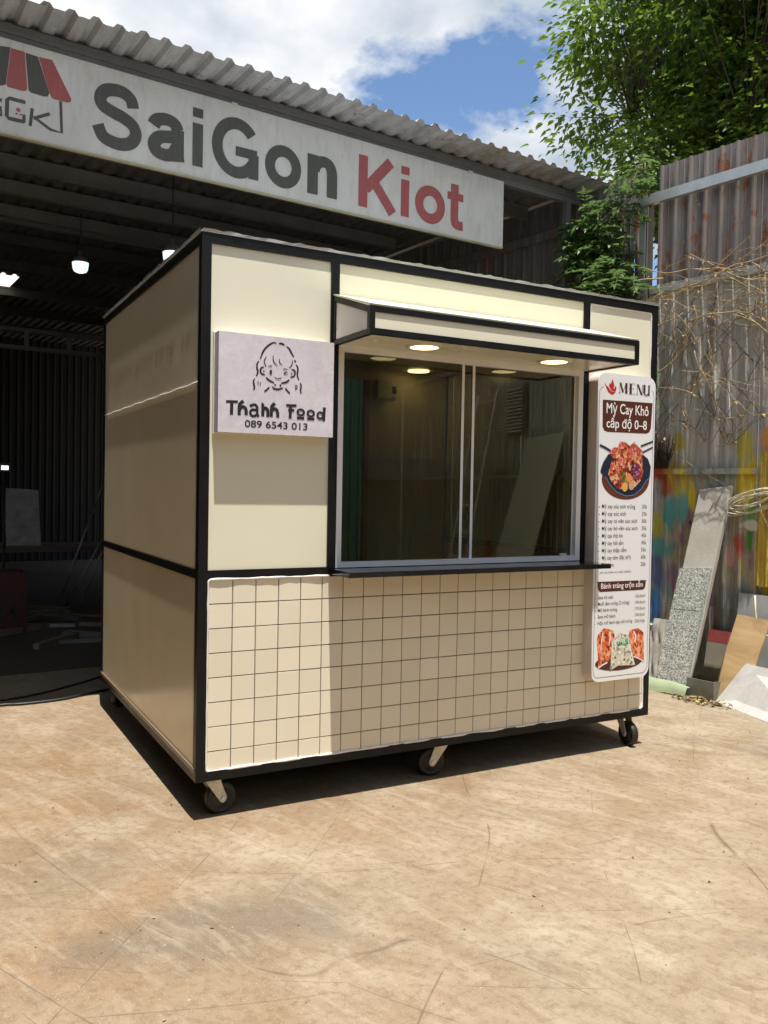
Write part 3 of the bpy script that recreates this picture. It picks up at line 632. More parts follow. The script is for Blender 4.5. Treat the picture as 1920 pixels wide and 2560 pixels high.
# ------------------------------------------------------------------ workshop shed
SA = R(5.2); S0 = Vector((-.6, 1.6, 0))
def corr(pitch, n, hgt, path, prof, wob=0, rng=None):
    """corrugated sheet: cross profile along x repeated n times, swept along path [(y,z)...] (heights add to z) """
    xs = []
    for i in range(n): xs += [(i*pitch+a*pitch, b*hgt) for a, b in prof]
    xs.append((n*pitch, prof[0][1]*hgt)); m = len(xs); vs = []
    for (y, z) in path:
        for x, hh in xs: vs.append((x, y, z+hh+(rng.uniform(-wob, wob) if rng else 0)))
    return MB().add(vs, [(j*m+i, j*m+i+1, (j+1)*m+i+1, (j+1)*m+i) for j in range(len(path)-1) for i in range(m-1)])
ROOFPROF = ((0, 0), (.30, 0), (.46, 1), (.70, 1), (.86, 0))
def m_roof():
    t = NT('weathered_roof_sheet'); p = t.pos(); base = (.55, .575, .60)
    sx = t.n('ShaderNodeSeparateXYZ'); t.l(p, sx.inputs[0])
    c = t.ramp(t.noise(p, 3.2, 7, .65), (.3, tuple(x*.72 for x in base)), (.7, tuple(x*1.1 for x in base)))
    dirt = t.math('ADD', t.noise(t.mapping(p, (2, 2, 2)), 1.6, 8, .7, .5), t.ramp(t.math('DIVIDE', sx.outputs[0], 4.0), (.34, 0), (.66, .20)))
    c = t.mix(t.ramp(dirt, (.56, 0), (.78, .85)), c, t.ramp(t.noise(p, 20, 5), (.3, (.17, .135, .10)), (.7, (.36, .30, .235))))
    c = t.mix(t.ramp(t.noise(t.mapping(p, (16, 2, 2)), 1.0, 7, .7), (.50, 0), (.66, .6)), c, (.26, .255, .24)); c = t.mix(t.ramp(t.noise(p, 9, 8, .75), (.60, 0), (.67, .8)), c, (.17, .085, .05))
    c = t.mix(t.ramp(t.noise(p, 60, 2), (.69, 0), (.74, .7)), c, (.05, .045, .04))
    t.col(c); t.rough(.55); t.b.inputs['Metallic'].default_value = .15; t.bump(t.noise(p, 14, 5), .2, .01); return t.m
def shed():
    s = thing('workshop_shed', 'dark open workshop shed with a corrugated metal roof behind the kiosk', 'shed', S0, SA)
    rng = random.Random(11); EM = m_roof(); RM = m_galv('shade_dark_roof_sheet', (.13, .13, .125), .2, .5, .1, .7); ZR = 3.822  # inner roof sheets coloured dark to carry the shade inside the shed
    for kx in range(8):
        x0 = -3.4+kx*1.0; e = .02
        mb = corr(.125, 9, .024, [(-.20+rng.uniform(-.014, .014), ZR-.012)]+[(y, ZR-.012) for y in (-.08, .04, .16)], ROOFPROF, .0022, rng); obj('eave_sheet', mb, EM, s, (x0, 0, .004*(kx % 2)))  # pale overhang split off, so the painted shade starts behind the beam
        if kx == 4:
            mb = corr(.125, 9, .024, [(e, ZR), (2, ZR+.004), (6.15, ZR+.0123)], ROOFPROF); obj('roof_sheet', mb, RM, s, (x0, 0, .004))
            mb = corr(.125, 5, .024, [(6.10, ZR+.0155), (7.05, ZR+.017)], ROOFPROF)
            t = NT('translucent_fibreglass'); t.t.nodes.remove(t.b); tr = t.n('ShaderNodeBsdfTranslucent'); tr.inputs[0].default_value = (.82, .80, .62, 1); t.l(tr.outputs[0], t.out.inputs[0])
            obj('translucent_roof_sheet', mb, t.m, s, (x0, 0, 0))
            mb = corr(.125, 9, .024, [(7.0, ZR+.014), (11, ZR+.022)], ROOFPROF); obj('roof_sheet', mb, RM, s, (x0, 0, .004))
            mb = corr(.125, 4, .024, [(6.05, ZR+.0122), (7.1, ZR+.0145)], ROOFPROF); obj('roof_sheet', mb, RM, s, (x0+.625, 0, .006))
            continue
        n = 9
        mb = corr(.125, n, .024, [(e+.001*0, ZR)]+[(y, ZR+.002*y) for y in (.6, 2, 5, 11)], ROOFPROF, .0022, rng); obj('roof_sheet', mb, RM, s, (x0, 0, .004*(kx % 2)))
    G = pm('grey_primer_steel', (.20, .20, .19), .5, .2, 5, .2, fine=.2)
    DK = pm('dark_steel', (.06, .06, .058), .6, .25, 5, .1)  # darker steel for the rafter and the deeper purlins
    # front fascia beam and purlins (C section shown as box with lips)
    mb = MB(); mb.box((-3.4, .085, 3.705), (4.38, .135, 3.806)); mb.box((-3.4, .079, 3.750), (4.38, .0855, 3.764)); obj('fascia_beam', mb, G, s)
    for i, y in enumerate((.62, 1.42, 2.05, 2.63, 3.30, 3.47, 4.2, 5.3, 6.7, 8, 9.4)):
        mb = MB(); mb.box((-3.4, y, 3.712), (4.3 if y < 2 else 3.9, y+.05, 3.822)); mb.box((-3.4, y-.012, 3.712), (3.9, y, 3.722)); mb.box((-3.4, y-.012, 3.80), (3.9, y, 3.812)); obj('purlin', mb, G if i < 6 else DK, s)
    for x in (-1.2, 1.02):
        mb = MB(); mb.box((x, .14, 3.60), (x+.05, 10.9, 3.705)); obj('rafter', mb, DK, s) if x != 1.02 else None
    # truss deeper inside
    mb = MB(); mb.box((-3.4, 6.2, 3.20), (3.2, 6.25, 3.245)); mb.box((-3.4, 6.2, 2.98), (3.2, 6.25, 3.03))
    for i in range(12): mb.box((-3.2+i*.5, 6.205, 3.03), (-3.15+i*.5, 6.245, 3.20))
    obj('truss', mb, G, s)
    fo = obj('shed_floor_shade', MB().box((-3.3, 1.55, -.02), (4.0, 10.8, .004)), pm('shade_dark_floor', (.085, .068, .048), .8, .35, 2, 0, .2, fine=.3)); fo.location = S0; fo.rotation_euler = (0, 0, SA); fo['kind'] = 'structure'  # dark sheet laid over the concrete, its colour stands for the shed's shade
    W_ = pm('near_black_wall_sheet', (.012, .012, .011), .8, .3, 3)  # even near-black colour on every wall sheet
    wallprof = ((0, 0), (.55, 0), (.65, 1), (.85, 1), (.95, 0))
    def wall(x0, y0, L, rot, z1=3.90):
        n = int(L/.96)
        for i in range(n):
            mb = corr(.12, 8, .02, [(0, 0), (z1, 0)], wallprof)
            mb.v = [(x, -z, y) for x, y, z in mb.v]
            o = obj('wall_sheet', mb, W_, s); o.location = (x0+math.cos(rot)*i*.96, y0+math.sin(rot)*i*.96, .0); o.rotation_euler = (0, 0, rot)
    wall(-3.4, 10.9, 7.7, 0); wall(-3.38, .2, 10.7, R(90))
    for x in (-3.3, 4.22): box('shed_post', (x, .085, 0), (x+.05, .135, 3.705), G, s)
shed()

# painted name board hung on the shed fascia
def name_board():
    s = thing('name_board', 'long weathered white name board with grey and red lettering under the shed roof edge', 'sign board', S0, SA)
    t = NT('weathered_white_board'); p = t.pos()
    c = t.ramp(t.noise(p, 1.6, 6, .6), (.3, (.56, .56, .51)), (.7, (.72, .72, .67)))
    c = t.mix(t.ramp(t.noise(t.mapping(p, (9, 9, 2)), 2.4, 8, .75), (.48, 0), (.72, .55)), c, (.44, .42, .36)); c = t.mix(t.ramp(t.noise(p, 26, 6, .7), (.60, 0), (.72, .45)), c, (.35, .33, .27))
    t.col(c); t.rough(.6)
    box('board', (-.62, .05, 3.212), (3.515, .078, 3.705), t.m, s)
    box('edge_strip', (-.62, .046, 3.203), (3.516, .080, 3.2115), pm('yellowed_edge', (.46, .44, .30), .6), s)
    def worn(name, c):
        t = NT(name); p = t.pos(); t.col(t.mix(t.ramp(t.noise(t.mapping(p, (60, 60, 6)), 1, 6, .7), (.5, 0), (.8, .45)), c, tuple(min(1, x*1.7+.03) for x in c))); t.rough(.6); return t.m
    DG = worn('faded_charcoal_print', (.075, .075, .062)); RD = worn('faded_red_print', (.36, .09, .085))
    y = .0488
    def cat(p, k=6):
        if len(p) < 3: return p
        out = []
        for i in range(len(p)-1):
            p0, p1, p2, p3 = p[max(i-1, 0)], p[i], p[i+1], p[min(i+2, len(p)-1)]
            for q in range(k):
                u = q/k; out.append(tuple(.5*((2*p1[c])+(-p0[c]+p2[c])*u+(2*p0[c]-5*p1[c]+4*p2[c]-p3[c])*u*u+(-p0[c]+3*p1[c]-3*p2[c]+p3[c])*u**3) for c in (0, 1)))
        return out+[p[-1]]
    def ring(cx, cz, rx, rz, a0, a1, n=20): return [(cx+rx*math.cos(R(a0+(a1-a0)*i/n)), cz+rz*math.sin(R(a0+(a1-a0)*i/n))) for i in range(n+1)]
    # strokes in units of the cap height, stroke .19
    GLY = {'S': [cat([(.70, .70), (.66, .83), (.54, .91), (.38, .92), (.22, .87), (.14, .75), (.18, .63), (.34, .56), (.52, .51), (.69, .42), (.75, .28), (.68, .14), (.53, .07), (.36, .07), (.19, .13), (.10, .30)])],
        'a': [cat([(.10, .52), (.16, .62), (.30, .665), (.44, .63), (.50, .52)]), [(.50, .54), (.50, .10), (.515, .0)], cat([(.48, .415), (.36, .385), (.20, .34), (.115, .22), (.16, .10), (.30, .065), (.42, .11), (.48, .22)])],
        'i': [[(.10, 0), (.10, .74)], [(.10, .84), (.10, 1.0)]], 'G': [ring(.48, .49, .38, .43, 38, 326, 34), [(.46, .44), (.89, .44)], [(.82, .44), (.82, .0)]],
        'o': [ring(.35, .365, .265, .295, 0, 375, 34)], 'n': [[(.10, 0), (.10, .74)], cat([(.13, .46), (.18, .58), (.29, .645), (.41, .62), (.475, .50), (.485, .30), (.485, .0)])],
        'K': [[(.10, 0), (.10, 1)], [(.74, 1.0), (.16, .36)], [(.33, .56), (.80, 0)]], 't': [cat([(.19, .92), (.19, .5), (.19, .22), (.21, .11), (.29, .075), (.40, .08)]), [(.01, .665), (.40, .665)]]}
    def glyph(ch, x0, x1, z0, z1, mat):
        m = MB(); st_ = GLY[ch]; w_ = .207 if ch != 't' else .19; h_ = z1-z0
        raw = MB(); k = 0
        if ch == 'o': raw.ellipse(.35, .365, .36, .39, y-.0004, 40, .46)
        for q in (st_ if ch != 'o' else ()): k += 1; raw.ribbon(q, w_*(.82 if (ch, k) in (('t', 2), ('G', 2), ('a', 4)) else 1), y-.0004*k)
        xa = min(v[0] for v in raw.v); xb = max(v[0] for v in raw.v)
        raw.v = [(x0+(v[0]-xa)/(xb-xa)*(x1-x0), v[1], z0+v[2]*h_) for v in raw.v]
        obj('letter_'+ch.lower(), raw, mat, s)
    H = .345; zb = 3.273
    for ch, x0, x1 in (('S', .468, .748), ('a', .782, 1.006), ('i', 1.054, 1.119), ('G', 1.176, 1.486), ('o', 1.530, 1.786), ('n', 1.832, 2.056)): glyph(ch, x0, x1, zb, zb+H, DG)
    for ch, x0, x1 in (('K', 2.222, 2.53), ('i', 2.570, 2.640), ('o', 2.692, 2.958), ('t', 2.978, 3.127)): glyph(ch, x0, x1, zb-.006, zb-.006+H, RD)
    st = [(DG, [[-75,3645],[-30,3655],[-9,3655],[-30,3460],[-70,3452],[-100,3465]]), (RD, [[-140,3648],[-78,3648],[-104,3458],[-130,3450],[-200,3452],[-212,3470]]),
          (DG, [[-9,3657],[42,3664],[21,3464],[-5,3450],[-28,3456]]), (RD, [[44,3661],[113,3661],[128,3472],[120,3456],[101,3453],[32,3453],[23,3462]]), (DG, [[117,3658],[179,3656],[240,3480],[232,3458],[212,3452],[146,3455],[134,3464]]), (RD, [[183,3656],[253,3660],[355,3478],[352,3460],[338,3453],[256,3453],[246,3466]])]
    for m, p_ in st: obj('awning_emblem_stripe', MB().poly([(a*.001, b*.001) for a, b in p_], y), m, s)
    l = MB(); q = lambda L: [(a*.001, b*.001) for a, b in L]
    l.ribbon(q([[119,3396],[40,3397],[28,3386],[26,3302],[36,3291],[114,3292]]), .020, y); l.ribbon(q([[112,3330],[112,3288]]), .016, y-.0003)
    l.ribbon(q([[153,3374],[143,3277]]), .017, y); l.ribbon(q([[243,3368],[160,3322]]), .017, y-.0003); l.ribbon(q([[168,3326],[248,3284],[306,3281],[299,3450]]), .015, y-.0006)
    l.ribbon(q([[2,3376],[-60,3376],[-66,3340],[-4,3336],[0,3300],[-66,3296]]), .018, y); l.ribbon(q([[-190,3450],[-190,3285],[-120,3283]]), .015, y)
    obj('emblem_lettering', l, DG, s)
    obj('emblem_dot', MB().ellipse(.083, 3.347, .011, .011, y, 14).ellipse(.074, 3.325, .006, .006, y, 10).ellipse(.095, 3.325, .006, .006, y, 10), RD, s)
    for x, z in ((3.17, 3.70), (1.3, 3.70), (-.2, 3.7)): box('clip', (x, .044, z-.004), (x+.04, .082, z+.012), ZINC, s)
name_board()

# lit bulbs hanging in the shed
def lamps():
    E = flat('lit_bulb_diffuser', (.80, .95, 1.0), .4, .9); CAP = pm('grey_lamp_cap', (.20, .19, .18), .5)
    for (x, y, z, label) in ((.66, 3.02, 3.06, 'lit white bulb on a long wire just behind the kiosk roof corner'), (.25, 4.55, 3.27, 'lit white bulb hanging deeper in the dark shed, with nothing near it')):
        t = thing('pendant_bulb', label, 'lamp', (x, y, z), 0, 'bulbs hanging in the shed')
        obj('diffuser', MB().lathe([(0, -.062), (.03, -.060), (.052, -.050), (.063, -.03), (.070, .025), (.066, .03), (0, .03)], 28), E, t)
        obj('lamp_cap', MB().lathe([(.071, .026), (.071, .034), (.055, .062), (.028, .085), (.017, .09), (.017, .13), (0, .132)], 28), CAP, t)
        obj('wire', MB().tube([(0, 0, .13), (.002, 0, .3), (0, .0, 3.72-z)], .004, 6), INK, t)
lamps()

# ------------------------------------------------------------------ corrugated fence on the right (local x runs towards the camera, local y away from the yard)
FROT = math.atan2(ES.y, ES.x)
def fl(s, y, z): return P0+ES*s+EN*y+Vector((0, 0, z))
FPROF = ((0, 0), (.08, -1), (.2, -1), (.28, 0), (.62, .0), (.66, -.25), (.70, 0))
def fence():
    f = thing('corrugated_fence', 'tall corrugated metal fence with spray paint below and rusty sheets on top', 'fence', P0, FROT)
    LOW = m_paintfence(); UP = m_galv('rusty_brown_sheet', (.225, .198, .182), .4, .7, .15, .55, .535); GAL = pm('galvanised_rail', (.50, .53, .52), .38, .18, 14, .5, fine=.15)
    def sheet(name, s0, n, z0, z1, y, mat, pitch=.1165, h=.022):
        mb = corr(pitch, n, h, [(z0, 0), (z1, 0)], FPROF); mb.v = [(x, z, yy) for x, yy, z in mb.v]
        mb.f = [q[::-1] for q in mb.f]
        return obj(name, mb, mat, f, (s0, y, 0))
    rng = random.Random(8)
    s0 = -.868
    me = None
    for i in range(16):                                          # lower run of painted sheets
        n = 8; o = sheet('lower_sheet', s0+i*n*.1165, n, .0, 2.93, .006*(i % 2), LOW)
    for i in range(15):                                          # upper run
        n = 7; o = sheet('upper_sheet', -.806+i*n*.122, n, 2.84, 3.84+rng.uniform(-.02, .03), .05+.006*(i % 2), UP, .122, .02); o.rotation_euler = (0, rng.uniform(-.004, .004), 0)
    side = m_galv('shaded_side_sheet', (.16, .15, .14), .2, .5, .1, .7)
    for i in range(10): sheet('side_wall_sheet', -.98-(i+1)*.932, 8, 0, 3.80, .012+.005*(i % 2), side)
    sheet('filler_sheet', -.985, 1, 0, 3.55, .03, UP, .160)
    for z0, z1, a in ((1.51, 1.55, -.80), (2.86, 2.90, -.85), (3.535, 3.605, -.98)):
        y = -.045 if z0 < 3 else -.06
        box('rail', (a, y, z0), (14, y+.02 if z0 < 3 else y+.045, z1), GAL if z0 > 2 else LOW, f)
        if z0 > 3: box('rail_lip', (a, y-.0005-.002, z0-.004), (14, y+.047, z0-.0005), GAL, f)
    box('rail', (-10, -.04, 3.49), (-.99, -.015, 3.57), side, f)
    box('post', (-.905, -.035, 0), (-.855, -.024, 3.58), GAL, f)
    for s_ in (2.4, 5, 7.6): box('post', (s_, .03, 0), (s_+.05, .049, 3.8), GAL, f)
    # yellow sheet lapped over the run beside the leaning boards
    Y = m_galv('yellow_painted_sheet', (.50, .36, .05), .1, .5, .05, .5)
    o = sheet('yellow_sheet', .115, 5, .75, 1.62, -.028, LOW); o = sheet('yellow_patch_sheet', .108, 2, .76, 1.66, -.052, Y, .06, .006)
fence()

# unseen walls added to block sky light, at left and behind the camera
def sky_blockers():
    m = m_galv('dark_blocker_sheet', (.07, .07, .065), .2, .5, .1, .7)
    def run(name, label, p, rot, n, h, mat):
        t = thing(name, label, 'wall', p, rot)
        for i in range(n):
            mb = corr(.12, 8, .022, [(0, 0), (h, 0)], FPROF); mb.v = [(x, -z, y) for x, y, z in mb.v]; obj('wall_sheet', mb, mat, t, (i*.96, .004*(i % 2), 0))  # sheets of the added sky blockers
    run('left_sky_blocker', 'dark sheet metal wall added unseen on the left to block sky light', (-1.95, -9.5, 0), R(90), 11, 4.2, m)
    run('end_sky_blocker', 'weathered sheet metal wall added unseen behind the camera to block low sky light', (-1.95, -9.6, 0), 0, 8, 3.6, m_galv('end_blocker_sheet', (.30, .30, .28), .25, .6, .2, .6))
sky_blockers()

# ------------------------------------------------------------------ tree beyond the fence
def tree():
    rng = random.Random(21)
    base = Vector((6.9, 3.3, 0)); cen = Vector((7.2, 2.80, 6.6)); rad = Vector((2.15, 2.15, 2.5))
    t = thing('leafy_tree', 'broad leafy green tree rising behind the rusty fence', 'tree', base)
    BARK = pm('grey_brown_bark', (.12, .09, .065), .85, .3, 14, 0, .3)
    tr = MB()
    trunk = [Vector((0, 0, 0)), Vector((.03, .02, 1.3)), Vector((-.03, .05, 2.6)), Vector((-.1, 0, 3.7))]
    tr.tube(trunk, [.15, .13, .12, .11], 10)
    nodes = []
    for i in range(9):
        a = i*2.4+rng.random()*.6; el = R(rng.uniform(25, 75)); L = rng.uniform(1.5, 2.7)
        d = Vector((math.cos(a)*math.cos(el), math.sin(a)*math.cos(el), math.sin(el))); p = trunk[-1]-Vector((0, 0, rng.uniform(0, .9))); pts = [p.copy()]; n = 6
        for j in range(n):
            d = (d+Vector((rng.uniform(-.3, .3), rng.uniform(-.3, .3), rng.uniform(-.1, .22)))).normalized(); p = p+d*L/n; pts.append(p.copy())
            if j >= 1: nodes.append(p.copy())
        tr.tube(pts, [.07*(1-.8*j/n)+.008 for j in range(n+1)], 7)
    cl = []; 
    while len(cl) < 560:
        v = Vector((rng.gauss(0, 1), rng.gauss(0, 1), rng.gauss(0, 1))).normalized()
        r = rng.random()**.45*(1+.16*math.sin(v.x*5+1)*math.sin(v.y*6)+.12*math.sin(v.z*7+v.x*4))
        q = cen+Vector((v.x*rad.x*r, v.y*rad.y*r, v.z*rad.z*r))-base
        if q.z < 3.35 and not (q.x < -.3 and q.z > 2.7): continue
        cl.append(q)
    for i in range(46):      # hanging skirts on the shed side
        a = rng.uniform(R(130), R(250)); cl.append(cen-base+Vector((math.cos(a)*rng.uniform(.8, 2.15), math.sin(a)*rng.uniform(.6, 1.7), rng.uniform(-2.6, -1.5))))
    for q in cl:
        nd = min(nodes, key=lambda n_: (n_-q).length); mid = nd.lerp(q, .5)+Vector((rng.uniform(-.12, .12), rng.uniform(-.12, .12), rng.uniform(-.05, .15)))
        tr.tube([nd, mid, q], [.009, .006, .003], 4, None, False)
    obj('trunk', tr, BARK, t)
    lf = MB()
    for q in cl:
        sz = rng.uniform(.14, .29)
        for j in range(rng.randint(92, 128)):
            o = Vector((rng.gauss(0, sz), rng.gauss(0, sz), rng.gauss(0, sz*.65))); p = q+o
            d = Vector((o.x*1.4+rng.uniform(-.5, .5)*.3, o.y*1.4+rng.uniform(-.5, .5)*.3, rng.uniform(-.38, .05))); d = d if d.length > .02 else Vector((1, 0, -.3))
            up = Vector((rng.uniform(-.5, .5), rng.uniform(-.5, .5), 1)); L = rng.uniform(.065, .135)
            lf.leaf(p, d, up, L, L*.5)
    obj('crown', lf, m_leaf('tree_leaf', (.012, .036, .006), (.042, .100, .014), (.16, .25, .028), .40), t, kind='stuff')
tree()

# ------------------------------------------------------------------ creepers where fence and shed meet
def creeper():
    rng = random.Random(33)
    GL = m_leaf('creeper_leaf', (.022, .062, .014), (.055, .125, .032), (.17, .27, .08), .32); ST = pm('creeper_stem', (.13, .10, .06), .8)
    def pinnate(lf, st, p, d, L, n, lw):
        side = d.cross(Vector((0, 0, 1))); side = side.normalized() if side.length > .01 else Vector((1, 0, 0)); pts = []
        for i in range(n+1):
            u = i/n; q = p+d*L*u+Vector((0, 0, -L*.35*u*u)); pts.append(q)
            if i:
                for sgn in (-1, 1):
                    dd = (side*sgn+d*.45+Vector((0, 0, -.15+rng.uniform(-.2, .2)))); lf.leaf(q, dd, Vector((rng.uniform(-.2, .2), rng.uniform(-.2, .2), 1)), lw*rng.uniform(.8, 1.15), lw*.42)
        lf.leaf(pts[-1], d+Vector((0, 0, -.5)), Vector((0, 0, 1)), lw, lw*.42); st.tube(pts, [.0022]*len(pts), 4, None, False)
    def plant(name, label, boxes, count, lw, n, org):
        t = thing(name, label, 'creeper', org); lf, st = MB(), MB()
        for (s0, s1, y0, y1, z0, z1, k) in boxes:
            for i in range(int(count*k)):
                p = fl(rng.uniform(s0, s1), rng.uniform(y0, y1), rng.uniform(z0, z1))-Vector(org)
                d = (-EN*rng.uniform(.2, 1)+ES*rng.uniform(-1, 1)+Vector((0, 0, rng.uniform(-.5, .6)))).normalized(); pinnate(lf, st, p, d, lw*n*.62, n, lw)
            for i in range(5):
                a = fl(rng.uniform(s0, s1), -.02, z0)-Vector(org); b = fl(rng.uniform(s0, s1), -.04, z1)-Vector(org); m_ = a.lerp(b, .5)+EN*-.08+ES*rng.uniform(-.1, .1); st.tube([a, m_, b], .005, 5)
        obj('foliage', lf, GL, t, kind='stuff'); obj('stem', st, ST, t)
    plant('wall_creeper', 'dark green leafy creeper hanging from the shed roof end down the fence corner', [(-1.38, -.92, -.22, -.02, 3.05, 3.60, .9), (-1.25, -.95, -.2, -.02, 2.70, 3.1, .4)], 150, .075, 4, tuple(fl(-1.2, -.05, 0)))
    plant('roof_creeper', 'yellow-green creeper sprig climbing over the end of the shed roof', [(-.93, -.80, -.18, -.05, 3.52, 3.86, 1)], 20, .065, 4, tuple(fl(-.92, -.05, 0)))
    plant('fern_shoots', 'bright green fern-like shoots peeking above the right corner of the kiosk roof', [(-1.20, -.80, -.35, -.10, 2.84, 3.0, 1.3), (-1.05, -.80, -.22, -.05, 2.2, 2.6, .9), (-.98, -.82, -.2, -.05, 2.0, 2.25, .5)], 34, .062, 6, tuple(fl(-.98, -.1, 0)))
creeper()

def dry_vines():
    rng = random.Random(17); t = thing('dried_vine', 'tangle of dried tan vine stems draped over the middle rail of the fence', 'vine', tuple(fl(-.3, -.05, 0)))
    org = fl(-.3, -.05, 0); a, b, lv = MB(), MB(), MB()
    def strand(s, y, z, L, dirn, sag, r, mb, wig=.5):
        pts = []; an = dirn; n = int(L/.05)
        for i in range(n):
            pts.append(fl(s, y, z)-org); an += rng.uniform(-wig, wig)*.38; s += math.cos(an)*.05; z += math.sin(an)*.05-sag*i/n*.05; z = max(z, 1.80+.1*math.sin(s*9)); y += rng.uniform(-.014, .012); y = min(-.03, max(-.26, y))
            if rng.random() < .035:
                p = pts[-1]
                for q in range(4): lv.leaf(p, Vector((rng.uniform(-1, 1), rng.uniform(-1, 1), rng.uniform(-1, .3))), Vector((rng.uniform(-1, 1), rng.uniform(-1, 1), 1)), rng.uniform(.025, .05), .018)
        if len(pts) > 2: mb.tube(pts, [r*(1-.6*i/len(pts)) for i in range(len(pts))], 5)
    for i in range(130): strand(rng.uniform(-.85, .9), rng.uniform(-.16, -.05), rng.uniform(2.55, 2.95), rng.uniform(.4, 1.3), rng.choice((R(10), R(170), R(-30), R(-150), R(-80), R(20))), rng.uniform(0, .4), rng.choice((.0018, .0022, .003, .0058)), a)
    for i in range(34): strand(rng.uniform(-.82, .6), rng.uniform(-.2, -.05), rng.uniform(1.85, 2.6), rng.uniform(.3, 1.0), rng.uniform(0, 6.28), rng.uniform(0, .5), rng.uniform(.002, .0042), a, .7)
    for i in range(85): strand(rng.uniform(-.82, .8), rng.uniform(-.06, -.035), rng.uniform(2.0, 2.9), rng.uniform(.4, 1.1), rng.choice((R(-70), R(-110), R(-50), R(-130), R(70))), .1, rng.uniform(.0016, .0032), b, .35)
    obj('tan_stems', a, pm('dry_tan_stem', (.40, .29, .15), .8, .3, 9), t); obj('thin_stems', b, pm('dry_grey_stem', (.13, .10, .075), .85, .3, 9), t)
    obj('dead_leaves', lv, pm('dead_leaf', (.42, .30, .17), .8, .35, 15), t, kind='stuff')
    # twig bundle stood on the low rail
    t = thing('twig_bundle', 'bundle of dark dry twigs standing on the low fence rail', 'twigs', tuple(fl(-.66, -.06, 1.552))); m = MB(); d = MB()
    for i in range(120):
        x = rng.gauss(0, .045); p = ES*x-EN*rng.uniform(0, .05); tip = p+ES*(x*.8+rng.gauss(0, .03))-EN*rng.uniform(0, .07)+Vector((0, 0, rng.uniform(.16, .34))); m.tube([p, p.lerp(tip, .5)+ES*rng.gauss(0, .01), tip], [.003, .0025, .001], 4)
        if i % 3 == 0: d.leaf(tip, Vector((rng.uniform(-1, 1), rng.uniform(-1, 1), .3)), Vector((0, 0, 1)), .03, .018)
    obj('twigs', m, pm('dark_twig', (.055, .035, .025), .8, .4, 20), t, kind='stuff'); obj('dead_leaves', d, MATS['dead_leaf'], t, kind='stuff')
dry_vines()

